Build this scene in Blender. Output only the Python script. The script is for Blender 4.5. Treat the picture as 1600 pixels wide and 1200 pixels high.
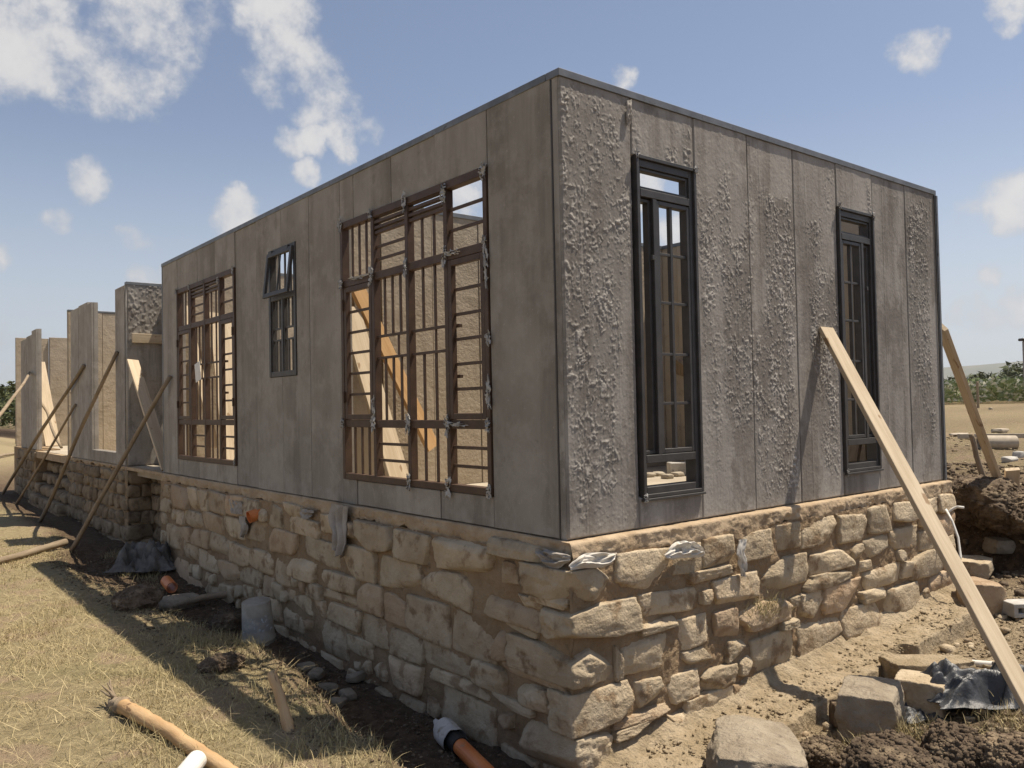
import bpy, math, random
import numpy as np
from mathutils import Vector, Matrix
for o in list(bpy.data.objects): bpy.data.objects.remove(o)
scn = bpy.context.scene
COL = scn.collection
PI = math.pi
rnd = random.Random(7)

# ------------------------------------------------------------------ camera
# axes: X runs along the lit facade, Y along the shaded facade, Z up; origin = near wall corner at floor level
CAM_R = np.array([[0.7779269, 0.0009693, 0.628354], [-0.6280314, 0.0332772, 0.7774762], [-0.0201562, -0.9994457, 0.026496]])
CAM_C = np.array([-3.2370643, -3.511735, 0.7848427])
FPX = 1285.0
cd = bpy.data.cameras.new('camera')
cam = bpy.data.objects.new('camera', cd); COL.objects.link(cam)
cd.sensor_fit = 'HORIZONTAL'; cd.sensor_width = 36.0; cd.lens = 36.0*FPX/1600.0
cd.clip_start = 0.05; cd.clip_end = 30000
rt, up, bk = CAM_R[:, 0], -CAM_R[:, 1], -CAM_R[:, 2]
cam.matrix_world = Matrix(((rt[0], up[0], bk[0], CAM_C[0]), (rt[1], up[1], bk[1], CAM_C[1]), (rt[2], up[2], bk[2], CAM_C[2]), (0, 0, 0, 1)))
scn.camera = cam
scn.render.resolution_x, scn.render.resolution_y = 1024, 768

def ray(px, py):
    return CAM_R @ np.array([(px-800)/FPX, (py-600)/FPX, 1.0])
def onX(px, py, X=0.0):
    v = ray(px, py); return CAM_C + v*((X-CAM_C[0])/v[0])
def onY(px, py, Y=0.0):
    v = ray(px, py); return CAM_C + v*((Y-CAM_C[1])/v[1])
def onZ(px, py, Z=0.0):
    v = ray(px, py); return CAM_C + v*((Z-CAM_C[2])/v[2])

# ------------------------------------------------------------------ light
SUN = np.array([0.377, -0.16, 1.0]); SUN /= np.linalg.norm(SUN)
SUN_EL = math.asin(SUN[2]); SUN_AZ = math.atan2(SUN[0], SUN[1])
sd = bpy.data.lights.new('sun', 'SUN'); sd.energy = 5.0; sd.angle = math.radians(0.53); sd.color = (1.0, 0.90, 0.75)
sun = bpy.data.objects.new('sun', sd); COL.objects.link(sun)
sun.rotation_euler = Vector((-SUN).tolist()).to_track_quat('-Z', 'Y').to_euler()
sun.location = (20, -5, 40)
scn.view_settings.view_transform = 'Standard'; scn.view_settings.look = 'None'
scn.view_settings.gamma = 1.0; scn.view_settings.use_curve_mapping = False
scn.view_settings.exposure = 0.48

# ------------------------------------------------------------------ node helpers
def nd(t, typ, ins=None, **props):
    n = t.nodes.new(typ)
    for k, v in props.items(): setattr(n, k, v)
    for k, v in (ins or {}).items():
        s = n.inputs[k]
        if isinstance(v, bpy.types.NodeSocket): t.links.new(v, s)
        else: s.default_value = v
    return n
def math_(t, op, a, b=0.0, clamp=False):
    return nd(t, 'ShaderNodeMath', {0: a, 1: b}, operation=op, use_clamp=clamp).outputs[0]
def mix_(t, f, a, b, bt='MIX'):
    n = nd(t, 'ShaderNodeMix', None, data_type='RGBA', blend_type=bt)
    for i, v in ((0, f), (6, a), (7, b)):
        if isinstance(v, bpy.types.NodeSocket): t.links.new(v, n.inputs[i])
        else: n.inputs[i].default_value = v if i == 0 else (tuple(v)+(1,))[:4]
    return n.outputs[2]
def remap(t, v, a, b, c=0.0, d=1.0, smooth=True):
    return nd(t, 'ShaderNodeMapRange', {0: v, 1: a, 2: b, 3: c, 4: d}, interpolation_type='SMOOTHSTEP' if smooth else 'LINEAR').outputs[0]
def noise_(t, vec, scale, detail=4, rough=0.55):
    return nd(t, 'ShaderNodeTexNoise', {'Vector': vec, 'Scale': scale, 'Detail': detail, 'Roughness': rough}).outputs[0]

# ------------------------------------------------------------------ sky with scattered cumulus
world = bpy.data.worlds.new('World'); scn.world = world; world.use_nodes = True
world.cycles.sampling_method = 'NONE'      # smooth sky, found by the surfaces' own rays
wt = world.node_tree; wt.nodes.clear()
sky = nd(wt, 'ShaderNodeTexSky', None, sky_type='NISHITA', sun_disc=False, sun_elevation=SUN_EL, sun_rotation=SUN_AZ,
         altitude=1800, air_density=1.0, dust_density=3.0, ozone_density=1.5)
tc = nd(wt, 'ShaderNodeTexCoord').outputs['Generated']
warp = nd(wt, 'ShaderNodeTexNoise', {'Vector': tc, 'Scale': 9.0, 'Detail': 6.0, 'Roughness': 0.6})
wv = nd(wt, 'ShaderNodeVectorMath', {0: warp.outputs['Color'], 1: (0.5, 0.5, 0.5)}, operation='SUBTRACT').outputs[0]
wv = nd(wt, 'ShaderNodeVectorMath', {0: wv, 3: 0.085}, operation='SCALE').outputs[0]
dirv = nd(wt, 'ShaderNodeVectorMath', {0: tc, 1: wv}, operation='ADD').outputs[0]
dirv = nd(wt, 'ShaderNodeVectorMath', {0: dirv}, operation='NORMALIZE').outputs[0]
CLOUDS = [(60, 40, 125, .95), (150, 90, 105, .95), (225, 45, 100, .9), (110, 10, 100, .85), (20, 20, 90, .85), (310, 15, 60, .75), (440, 25, 70, .95), (450, 110, 72, .9), (490, 155, 52, .8), (530, 172, 40, .6),
          (445, 220, 34, .8), (485, 217, 34, .8), (530, 212, 34, .8), (575, 200, 32, .8), (470, 278, 34, .85), (137, 284, 33, .72), (370, 345, 38, .8), (330, 368, 22, .6), (80, 348, 26, .82),
          (205, 374, 26, .8), (235, 378, 24, .75), (225, 435, 32, .8), (262, 430, 30, .8), (1425, 95, 36, .7), (1440, 97, 25, .6), (1575, 8, 40, .85), (1535, 315, 36, .8), (1580, 308, 48, .95), (980, 128, 26, .55),
          (1510, 475, 34, .8), (1545, 428, 24, .75), (1590, 480, 36, .85), (1535, 495, 34, .8), (5, 400, 22, .7), (20, 540, 55, .5), (700, 300, 60, .95), (1010, 265, 45, .95), (1055, 380, 50, .95),
          (1560, 550, 50, .5), (1000, 300, 40, .9)]
cl = []
for px, py, r, a in CLOUDS:
    v = ray(px, py); v /= np.linalg.norm(v); cl.append((v, r/FPX, a))
rc = random.Random(3)
fwd = CAM_R[:, 2]
while len(cl) < len(CLOUDS)+16:                       # the same kind of sky all the way round
    az = rc.uniform(0, 2*PI); el = rc.uniform(0.05, 1.2)
    v = np.array([math.cos(az)*math.cos(el), math.sin(az)*math.cos(el), math.sin(el)])
    if v @ fwd < 0.74 and v @ SUN < 0.93: cl.append((v, rc.uniform(.04, .12), rc.uniform(.6, .95)))
acc = None
for v, r, a in cl:
    dp = nd(wt, 'ShaderNodeVectorMath', {0: dirv, 1: tuple(v)}, operation='DOT_PRODUCT').outputs['Value']
    m = remap(wt, dp, math.cos(r*1.22), math.cos(r*0.1), 0.0, a)
    acc = m if acc is None else math_(wt, 'MAXIMUM', acc, m)
n1 = noise_(wt, tc, 13.0, 10, 0.64)
n2 = noise_(wt, tc, 30.0, 3, 0.6)
val = math_(wt, 'ADD', math_(wt, 'MULTIPLY', acc, 0.85), math_(wt, 'MULTIPLY', math_(wt, 'SUBTRACT', n1, 0.5), 2.4))
gate = remap(wt, acc, 0.03, 0.25)
cov = math_(wt, 'MULTIPLY', remap(wt, val, 0.31, 0.90), gate)
sepz = nd(wt, 'ShaderNodeSeparateXYZ', {0: tc}).outputs[2]
ccol = mix_(wt, remap(wt, math_(wt, 'ADD', val, math_(wt, 'MULTIPLY', n2, 0.4)), 0.55, 1.35), (4.2, 4.3, 4.6), (6.1, 5.95, 5.8))
bw = nd(wt, 'ShaderNodeRGBToBW', {0: sky.outputs[0]}).outputs[0]
skyd = mix_(wt, 0.14, sky.outputs[0], nd(wt, 'ShaderNodeCombineColor', {0: math_(wt, 'MULTIPLY', bw, 1.04), 1: bw, 2: math_(wt, 'MULTIPLY', bw, 1.02)}).outputs[0])
hz = mix_(wt, remap(wt, sepz, 0.0, 0.34, 0.72, 0.0), skyd, (5.2, 5.5, 5.7))
skyc = mix_(wt, math_(wt, 'MULTIPLY', cov, 0.93), hz, ccol)
bg = nd(wt, 'ShaderNodeBackground', {'Color': skyc, 'Strength': 0.092})
wo = nd(wt, 'ShaderNodeOutputWorld', {'Surface': bg.outputs[0]})

# ------------------------------------------------------------------ numpy noise
def _h(ix, iy, iz):
    with np.errstate(over='ignore'):
        n = (ix.astype(np.int64)*374761393 + iy.astype(np.int64)*668265263 + iz.astype(np.int64)*2147483647 + 1013904223) & 0xffffffff
        n = ((n ^ (n >> 13))*1274126177) & 0xffffffff
        n = n ^ (n >> 16)
        n = (n*2654435761) & 0xffffffff; n = n ^ (n >> 15)
    return (n & 0xffffff)/float(0xffffff)
def vnoise(P):
    P = np.asarray(P, float); i = np.floor(P); f = P-i; f = f*f*(3-2*f); i = i.astype(np.int64)
    x, y, z = i[..., 0], i[..., 1], i[..., 2]; fx, fy, fz = f[..., 0], f[..., 1], f[..., 2]
    def L(a, b, t): return a+(b-a)*t
    return L(L(L(_h(x, y, z), _h(x+1, y, z), fx), L(_h(x, y+1, z), _h(x+1, y+1, z), fx), fy),
             L(L(_h(x, y, z+1), _h(x+1, y, z+1), fx), L(_h(x, y+1, z+1), _h(x+1, y+1, z+1), fx), fy), fz)
def fbm(P, octv=4, gain=.5):
    P = np.asarray(P, float); s = 0; a = 1.0; t = 0
    for k in range(octv):
        s = s+a*(vnoise(P*2**k+17.3*k)-.5); t += a; a *= gain
    return s/t*2                                   # about -1..1
def sstep(a, b, x):
    t = np.clip((np.asarray(x, float)-a)/(b-a), 0, 1); return t*t*(3-2*t)
def P3(x, y, z=0.0): return np.stack(np.broadcast_arrays(np.asarray(x, float), np.asarray(y, float), np.asarray(z, float)), -1)

# ------------------------------------------------------------------ mesh helpers
WL = {}
class MB:
    def __init__(s): s.V = []; s.F = []; s.n = 0
    def add(s, V, F):
        V = np.asarray(V, float).reshape(-1, 3); s.V.append(V); o = s.n
        s.F.extend([tuple(i+o for i in f) for f in F]); s.n += len(V); return s
    def box(s, lo, hi, c=0.0):
        a = np.asarray(lo, float); b = np.asarray(hi, float); lo = np.minimum(a, b); hi = np.maximum(a, b)
        return s.obox((lo+hi)/2, np.eye(3), (hi-lo)/2, c)
    def obox(s, ctr, ax, half, c=0.0):
        ctr = np.asarray(ctr, float); ax = np.asarray(ax, float); half = np.asarray(half, float)
        if c <= 0:
            V = [[i, j, k] for i in (-1, 1) for j in (-1, 1) for k in (-1, 1)]
            V = np.array(V)*half
            F = [(0, 1, 3, 2), (4, 6, 7, 5), (0, 4, 5, 1), (2, 3, 7, 6), (0, 2, 6, 4), (1, 5, 7, 3)]
        else:
            c = min(c, half.min()*.9); V = []; idx = {}
            for i in (-1, 1):
                for j in (-1, 1):
                    for k in (-1, 1):
                        for a in range(3):
                            p = np.array([i, j, k])*(half-c); p[a] = (i, j, k)[a]*half[a]
                            idx[(i, j, k, a)] = len(V); V.append(p)
            V = np.array(V); F = []
            def q(ids):
                P = V[ids]; nrm = np.cross(P[1]-P[0], P[2]-P[0])
                F.append(tuple(ids) if nrm @ P.mean(0) > 0 else tuple(ids[::-1]))
            for a in range(3):
                b, d = (a+1) % 3, (a+2) % 3
                for sg in (-1, 1):
                    r = []
                    for u, w in ((-1, -1), (1, -1), (1, 1), (-1, 1)):
                        t = [0, 0, 0]; t[a] = sg; t[b] = u; t[d] = w; r.append(idx[(*t, a)])
                    q(r)
                for u in (-1, 1):
                    for w in (-1, 1):
                        t0 = [0, 0, 0]; t0[a] = -1; t0[b] = u; t0[d] = w; t1 = list(t0); t1[a] = 1
                        q([idx[(*t0, b)], idx[(*t1, b)], idx[(*t1, d)], idx[(*t0, d)]])
            for i in (-1, 1):
                for j in (-1, 1):
                    for k in (-1, 1): q([idx[(i, j, k, a)] for a in range(3)])
        return s.add(ctr+V @ ax, F)
    def tube(s, pts, rad, n=10, noise=0.0, seed=0, capin=0.0):
        pts = np.asarray(pts, float); m = len(pts); rad = np.broadcast_to(np.asarray(rad, float), (m,))
        T = np.gradient(pts, axis=0); T /= np.linalg.norm(T, axis=1)[:, None]
        ref = np.array([0, 0, 1.0]) if abs(T[0][2]) < .9 else np.array([1.0, 0, 0]); V = []
        for i in range(m):
            a = np.cross(T[i], ref); a /= np.linalg.norm(a); b = np.cross(T[i], a)
            th = np.arange(n)*2*PI/n
            rr = rad[i]*np.ones(n)
            if noise: rr = rr*(1+noise*fbm(P3(np.cos(th)*1.3, np.sin(th)*1.3, i*.7+seed*9.1), 3))
            V.append(pts[i]+np.outer(np.cos(th)*rr, a)+np.outer(np.sin(th)*rr, b))
        V = np.concatenate(V); F = [(i*n+j, i*n+(j+1) % n, (i+1)*n+(j+1) % n, (i+1)*n+j) for i in range(m-1) for j in range(n)]
        F += [tuple(range(n-1, -1, -1)), tuple((m-1)*n+j for j in range(n))]
        return s.add(V, F)
    def hollow(s, p0, p1, r, t, n=20):
        p0 = np.asarray(p0, float); p1 = np.asarray(p1, float); d = (p1-p0)/np.linalg.norm(p1-p0)
        ref = np.array([0, 0, 1.0]) if abs(d[2]) < .9 else np.array([1.0, 0, 0])
        a = np.cross(d, ref); a /= np.linalg.norm(a); b = np.cross(d, a); th = np.arange(n)*2*PI/n; V = []
        for p, rr in ((p0, r-t), (p0, r), (p1, r), (p1, r-t)):
            V.append(p+np.outer(np.cos(th)*rr, a)+np.outer(np.sin(th)*rr, b))
        F = [(i*n+j, i*n+(j+1) % n, ((i+1) % 4)*n+(j+1) % n, ((i+1) % 4)*n+j) for i in range(4) for j in range(n)]
        return s.add(np.concatenate(V), F)
    def lathe(s, prof, n=28, ctr=(0, 0, 0)):
        V = []; th = np.arange(n)*2*PI/n
        for r, z in prof: V.append(np.stack([np.cos(th)*r, np.sin(th)*r, np.full(n, z)], 1))
        V = np.concatenate(V)+np.asarray(ctr); m = len(prof)
        return s.add(V, [(i*n+j, i*n+(j+1) % n, (i+1)*n+(j+1) % n, (i+1)*n+j) for i in range(m-1) for j in range(n)])
    def grid(s, Pts, flip=False):
        a, b = Pts.shape[:2]; I = np.arange(a*b).reshape(a, b)
        F = np.stack([I[:-1, :-1], I[1:, :-1], I[1:, 1:], I[:-1, 1:]], -1).reshape(-1, 4)
        if flip: F = F[:, ::-1]
        return s.add(Pts.reshape(-1, 3), F.tolist())
    def prism(s, poly, f):
        """poly: (u,z) outline; f(u,z,d) -> xyz for d = 0 (outer face) and 1 (inner face)"""
        n = len(poly)
        V = [f(u, z, 0) for u, z in poly]+[f(u, z, 1) for u, z in poly]
        F = [tuple(range(n)), tuple(range(2*n-1, n-1, -1))]+[(i, n+i, n+(i+1) % n, (i+1) % n) for i in range(n)]
        return s.add(V, F)
    def build(s, name, mat=None, parent=None, smooth=False, recalc=True, local=False, mw=None):
        V = np.concatenate(s.V); loc = np.zeros(3)
        if not local:
            loc = np.array([(V[:, 0].min()+V[:, 0].max())/2, (V[:, 1].min()+V[:, 1].max())/2, V[:, 2].min()]); V = V-loc
        me = bpy.data.meshes.new(name); me.from_pydata(V.tolist(), [], s.F); me.update()
        if recalc:
            import bmesh
            bm = bmesh.new(); bm.from_mesh(me); bmesh.ops.recalc_face_normals(bm, faces=bm.faces); bm.to_mesh(me); bm.free()
        if smooth: me.polygons.foreach_set('use_smooth', [True]*len(me.polygons))
        if mat: me.materials.append(mat)
        return link(name, me, parent, loc, mw)
def link(name, me, parent=None, loc=(0, 0, 0), mw=None):
    o = bpy.data.objects.new(name, me); COL.objects.link(o)
    L = Matrix.Translation(Vector(tuple(loc))) if mw is None else mw
    WL[o.name] = L
    if parent is not None:
        o.parent = parent; o.matrix_parent_inverse = WL[parent.name].inverted()
    o.matrix_basis = L
    return o
def fast_build(name, V, F, mat, parent=None, smooth=True):
    loc = np.array([(V[:, 0].min()+V[:, 0].max())/2, (V[:, 1].min()+V[:, 1].max())/2, V[:, 2].min()])
    return link(name, fast_mesh(name, V-loc, np.asarray(F), mat, smooth), parent, loc)
def empty(name, loc): 
    o = link(name, None, None, loc); o.empty_display_size = .3; return o
def tag(o, label, cat, group=None, kind=None):
    o['label'] = label; o['category'] = cat
    if group: o['group'] = group
    if kind: o['kind'] = kind
    return o
def fast_mesh(name, V, F, mat, smooth=True):
    """V (n,3), F (m,k) arrays of equal face size"""
    me = bpy.data.meshes.new(name); m, k = F.shape
    me.vertices.add(len(V)); me.vertices.foreach_set('co', np.asarray(V, np.float32).ravel())
    me.loops.add(m*k); me.loops.foreach_set('vertex_index', np.asarray(F, np.int32).ravel())
    me.polygons.add(m); me.polygons.foreach_set('loop_start', np.arange(0, m*k, k, dtype=np.int32))
    try: me.polygons.foreach_set('loop_total', np.full(m, k, np.int32))
    except Exception: pass
    me.update(calc_edges=True)
    if smooth: me.polygons.foreach_set('use_smooth', np.ones(len(me.polygons), bool))
    if mat: me.materials.append(mat)
    return me
def vcol(me, name, rgba):
    a = me.color_attributes.new(name, 'FLOAT_COLOR', 'POINT'); a.data.foreach_set('color', np.asarray(rgba, np.float32).ravel())
def cube_sphere(n):
    g = np.linspace(-1, 1, n+1); V = []; F = []; o = 0
    for ax in range(3):
        for sg in (-1, 1):
            u, v = np.meshgrid(g, g, indexing='ij'); p = np.zeros((n+1, n+1, 3)); p[..., ax] = sg; p[..., (ax+1) % 3] = u; p[..., (ax+2) % 3] = v
            I = np.arange((n+1)**2).reshape(n+1, n+1)+o; o += (n+1)**2
            f = np.stack([I[:-1, :-1], I[1:, :-1], I[1:, 1:], I[:-1, 1:]], -1).reshape(-1, 4)
            F.append(f if sg > 0 else f[:, ::-1]); V.append(p.reshape(-1, 3))
    V = np.concatenate(V); F = np.concatenate(F)
    key = np.round(V*1e4).astype(np.int64); _, first, inv = np.unique(key, axis=0, return_index=True, return_inverse=True)
    return V[first], inv.reshape(-1)[F]
_CS = {}
def stone_vf(w, d, h, seed, n=9, rnd_=.42, low=.10, hi=.025, hf=3.2):
    if n not in _CS: _CS[n] = cube_sphere(n)
    V, F = _CS[n]; r = np.random.RandomState(seed)
    N = V/np.linalg.norm(V, axis=1)[:, None]
    Q = V*(1-rnd_)+N*1.28*rnd_
    sh = r.uniform(-.07, .07, 6)
    Q = Q.copy()
    Q[:, 0] += sh[0]*Q[:, 2]+sh[1]*Q[:, 2]*Q[:, 0]; Q[:, 2] += sh[2]*Q[:, 0]+sh[3]*Q[:, 0]*Q[:, 2]; Q[:, 1] += sh[4]*Q[:, 0]+sh[5]*Q[:, 2]
    o = r.uniform(0, 90, 3)
    Q += N*(low*fbm(V*.9+o, 2)+hi*2.2*fbm(V*hf+o, 4, .6))[:, None]
    Q += N*(.05*np.floor(fbm(V*1.3+o+7, 2)*5)/5)[:, None]*(hi > .03)
    # a few chipped flats
    for k in range(3):
        nn = r.normal(size=3); nn[1] -= .6; nn /= np.linalg.norm(nn); dd = r.uniform(.95, 1.12)
        ex = np.maximum(Q @ nn-dd, 0); Q -= np.outer(ex*.8, nn)
    return Q*np.array([w/2, d/2, h/2]), F

# ------------------------------------------------------------------ materials
def new_mat(name):
    m = bpy.data.materials.new(name); m.use_nodes = True; t = m.node_tree; t.nodes.clear()
    b = nd(t, 'ShaderNodeBsdfPrincipled'); o = nd(t, 'ShaderNodeOutputMaterial', {'Surface': b.outputs[0]})
    b.inputs['Specular IOR Level'].default_value = 0.3
    return m, t, b
def coords(t, world=False, stretch=(1, 1, 1), rnd_off=True):
    if world: v = nd(t, 'ShaderNodeNewGeometry').outputs['Position']
    else:
        v = nd(t, 'ShaderNodeTexCoord').outputs['Object']
        if rnd_off:
            r = nd(t, 'ShaderNodeObjectInfo').outputs['Random']
            off = nd(t, 'ShaderNodeCombineXYZ', {0: math_(t, 'MULTIPLY', r, 37.0), 1: math_(t, 'MULTIPLY', r, 91.0), 2: math_(t, 'MULTIPLY', r, 13.0)}).outputs[0]
            v = nd(t, 'ShaderNodeVectorMath', {0: v, 1: off}, operation='ADD').outputs[0]
    if stretch != (1, 1, 1):
        v = nd(t, 'ShaderNodeVectorMath', {0: v, 1: stretch}, operation='MULTIPLY').outputs[0]
    return v
def gen(name, c1, c2, ns=5.0, c3=None, s3=18.0, t3=(.6, .72), rough=.92, bs=45.0, bd=.004, bstr=.6, rand=.18, world=False, stretch=(1, 1, 1), spec=.25, metal=0.0, hue=None, contrast=(.3, .7), knots=None):
    m, t, b = new_mat(name)
    v = coords(t, world, stretch)
    f = remap(t, noise_(t, v, ns, 7, .62), *contrast)
    col = mix_(t, f, c1, c2)
    if c3: col = mix_(t, remap(t, noise_(t, v, s3, 5, .6), *t3), col, c3)
    if knots: col = mix_(t, remap(t, noise_(t, coords(t, False, (1.0, 2.2, 2.2)), 5.5, 4, .5), .66, .70, 0, .8), col, knots)
    r = nd(t, 'ShaderNodeObjectInfo').outputs['Random']
    if hue: col = mix_(t, remap(t, r, .75, .95), col, mix_(t, .55, col, hue))
    if rand:
        r2 = math_(t, 'FRACT', math_(t, 'MULTIPLY', r, 7.31))
        k = math_(t, 'ADD', 1.0-rand, math_(t, 'MULTIPLY', r2, 2*rand))
        col = mix_(t, 1.0, col, nd(t, 'ShaderNodeCombineColor', {0: k, 1: k, 2: k}).outputs[0], 'MULTIPLY')
    t.links.new(col, b.inputs['Base Color'])
    b.inputs['Roughness'].default_value = rough; b.inputs['Specular IOR Level'].default_value = spec; b.inputs['Metallic'].default_value = metal
    if bstr:
        h = math_(t, 'ADD', noise_(t, v, bs, 8, .65), math_(t, 'MULTIPLY', noise_(t, v, bs*.22, 4), 1.6))
        bp = nd(t, 'ShaderNodeBump', {'Height': h, 'Strength': bstr, 'Distance': bd})
        t.links.new(bp.outputs[0], b.inputs['Normal'])
    return m

MT = {}
MT['stone'] = gen('rubble_stone', (.41, .32, .21), (.54, .445, .315), 4.5, c3=(.27, .19, .115), s3=6, t3=(.53, .66), bs=42, bd=.016, bstr=1.0, rand=.16, hue=(.44, .30, .19))
MT['soilshadestone'] = gen('soil_and_shade_stone', (.19, .14, .088), (.29, .23, .155), 4.5, c3=(.12, .085, .055), s3=6, t3=(.5, .7), bs=38, bd=.012, bstr=.8, rand=.16)  # far-block stone: soil stain plus strong shade put into its colour
MT['rock'] = gen('grey_rock', (.26, .212, .155), (.39, .33, .25), 5, c3=(.16, .13, .10), s3=12, t3=(.6, .76), bs=26, bd=.03, bstr=1.0, rand=.1)
MT['mortar'] = gen('mud_mortar', (.25, .172, .10), (.37, .27, .17), 3.5, c3=(.17, .12, .075), s3=7, t3=(.55, .75), bs=45, bd=.02, bstr=.9, rand=.05, world=True)
MT['plinth'] = gen('plinth_mortar', (.35, .255, .16), (.46, .355, .24), 5, c3=(.24, .165, .10), s3=14, t3=(.6, .78), bs=50, bd=.01, bstr=.8, rand=.05, world=True)
MT['sand'] = gen('sandy_footing', (.31, .24, .15), (.43, .345, .235), 6, c3=(.22, .16, .10), s3=22, t3=(.6, .75), bs=34, bd=.035, bstr=.9, rand=.05, world=True)
MT['darksoil'] = gen('dark_soil', (.085, .06, .04), (.19, .14, .095), 7, c3=(.27, .205, .135), s3=5.5, t3=(.50, .66), bs=40, bd=.02, bstr=1.0, rand=.15)
MT['plank'] = gen('sawn_timber', (.45, .355, .24), (.58, .475, .34), 3, c3=(.30, .19, .10), s3=5, t3=(.62, .78), bs=25, bd=.002, bstr=.5, rand=.1, stretch=(.5, 9, 9), rough=.8, knots=(.25, .155, .08))
MT['orangeplank'] = gen('bounce_tinted_timber', (.42, .25, .11), (.52, .33, .16), 3, c3=(.38, .18, .06), s3=5, t3=(.6, .8), bs=25, bd=.002, bstr=.5, rand=.05, stretch=(.5, 9, 9), rough=.8)  # orange tint stands for warm light bounced onto the brace's shaded side
MT['pole'] = gen('rough_pole', (.21, .16, .108), (.33, .26, .18), 4, c3=(.15, .10, .06), s3=8, t3=(.58, .75), bs=30, bd=.004, bstr=.7, rand=.15, stretch=(1, 6, 6))
MT['barkless'] = gen('peeled_log', (.44, .27, .13), (.58, .40, .22), 3, c3=(.22, .13, .07), s3=7, t3=(.62, .76), bs=26, bd=.004, bstr=.6, rand=.08, stretch=(.8, 5, 5), knots=(.16, .09, .05))
MT['brown'] = gen('brown_primer_steel', (.058, .032, .019), (.088, .051, .031), 9, c3=(.16, .12, .09), s3=26, t3=(.66, .8), rough=.55, bs=70, bd=.001, bstr=.3, rand=0, spec=.4, world=True)
MT['steel'] = gen('grey_primer_steel', (.042, .039, .037), (.066, .061, .057), 9, c3=(.13, .12, .11), s3=30, t3=(.66, .8), rough=.5, bs=70, bd=.001, bstr=.3, rand=0, spec=.45, world=True)
MT['channel'] = gen('galvanised_channel', (.13, .135, .14), (.20, .205, .21), 6, c3=(.09, .085, .08), s3=16, rough=.5, bs=50, bd=.001, bstr=.3, rand=0, spec=.5, metal=.35, world=True)
MT['film'] = gen('torn_film', (.33, .32, .31), (.46, .45, .43), 12, rough=.45, bs=60, bd=.002, bstr=.4, rand=.1, spec=.5)
MT['sack'] = gen('woven_sack', (.50, .47, .42), (.62, .59, .54), 8, c3=(.30, .24, .17), s3=12, t3=(.55, .75), rough=.9, bs=120, bd=.001, bstr=.4, rand=.1, spec=.1)
MT['dirtysack'] = gen('dirty_sack', (.28, .245, .21), (.40, .365, .32), 6, c3=(.17, .13, .10), s3=9, rough=.75, bs=120, bd=.001, bstr=.4, rand=.08)
MT['blackfilm'] = gen('black_polythene', (.035, .037, .042), (.06, .063, .07), 5, c3=(.20, .18, .15), s3=14, t3=(.62, .8), rough=.42, bs=22, bd=.012, bstr=.7, rand=.05, spec=.5)
MT['tarp'] = gen('dark_sheeting', (.07, .063, .055), (.19, .175, .155), 5, rough=.6, bs=30, bd=.004, bstr=.5)
MT['orange'] = gen('orange_pvc', (.62, .17, .04), (.72, .25, .08), 6, c3=(.40, .22, .12), s3=14, t3=(.6, .75), rough=.45, bs=60, bd=.0005, bstr=.2, rand=.05, spec=.5)
MT['white'] = gen('white_pvc', (.66, .63, .57), (.78, .76, .71), 6, c3=(.45, .37, .27), s3=10, t3=(.6, .78), rough=.45, bs=60, bd=.0005, bstr=.2, rand=.05, spec=.5)
MT['claypipe'] = gen('clay_pipe', (.38, .32, .24), (.48, .41, .32), 6, rough=.7, bs=40, bd=.003, bstr=.4, rand=.05)
MT['rubber'] = gen('black_rubber', (.02, .02, .02), (.04, .037, .034), 8, rough=.6, bs=60, bd=.0005, bstr=.2, rand=0)
MT['block'] = gen('concrete_block', (.36, .34, .31), (.50, .48, .44), 9, c3=(.24, .22, .19), s3=25, bs=70, bd=.004, bstr=.8, rand=.1)
MT['floor'] = gen('dusty_floor', (.34, .29, .225), (.46, .405, .32), 1.2, c3=(.52, .48, .41), s3=5, t3=(.6, .8), bs=25, bd=.006, bstr=.6, rand=0, world=True)
MT['inner'] = gen('inner_panel', (.36, .295, .215), (.43, .36, .27), 2.5, c3=(.28, .225, .16), s3=6, t3=(.55, .8), bs=30, bd=.012, bstr=.8, rand=.06, world=True)
MT['leaf'] = gen('far_foliage', (.045, .055, .025), (.09, .10, .045), 2, rough=.9, bstr=0, rand=.2, world=True)
MT['bark'] = gen('far_bark', (.09, .07, .05), (.14, .11, .08), 4, bstr=0, rand=.1)
MT['hill'] = gen('far_hills', (.10, .11, .075), (.16, .15, .10), .002, bstr=0, rand=0, world=True)

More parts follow.
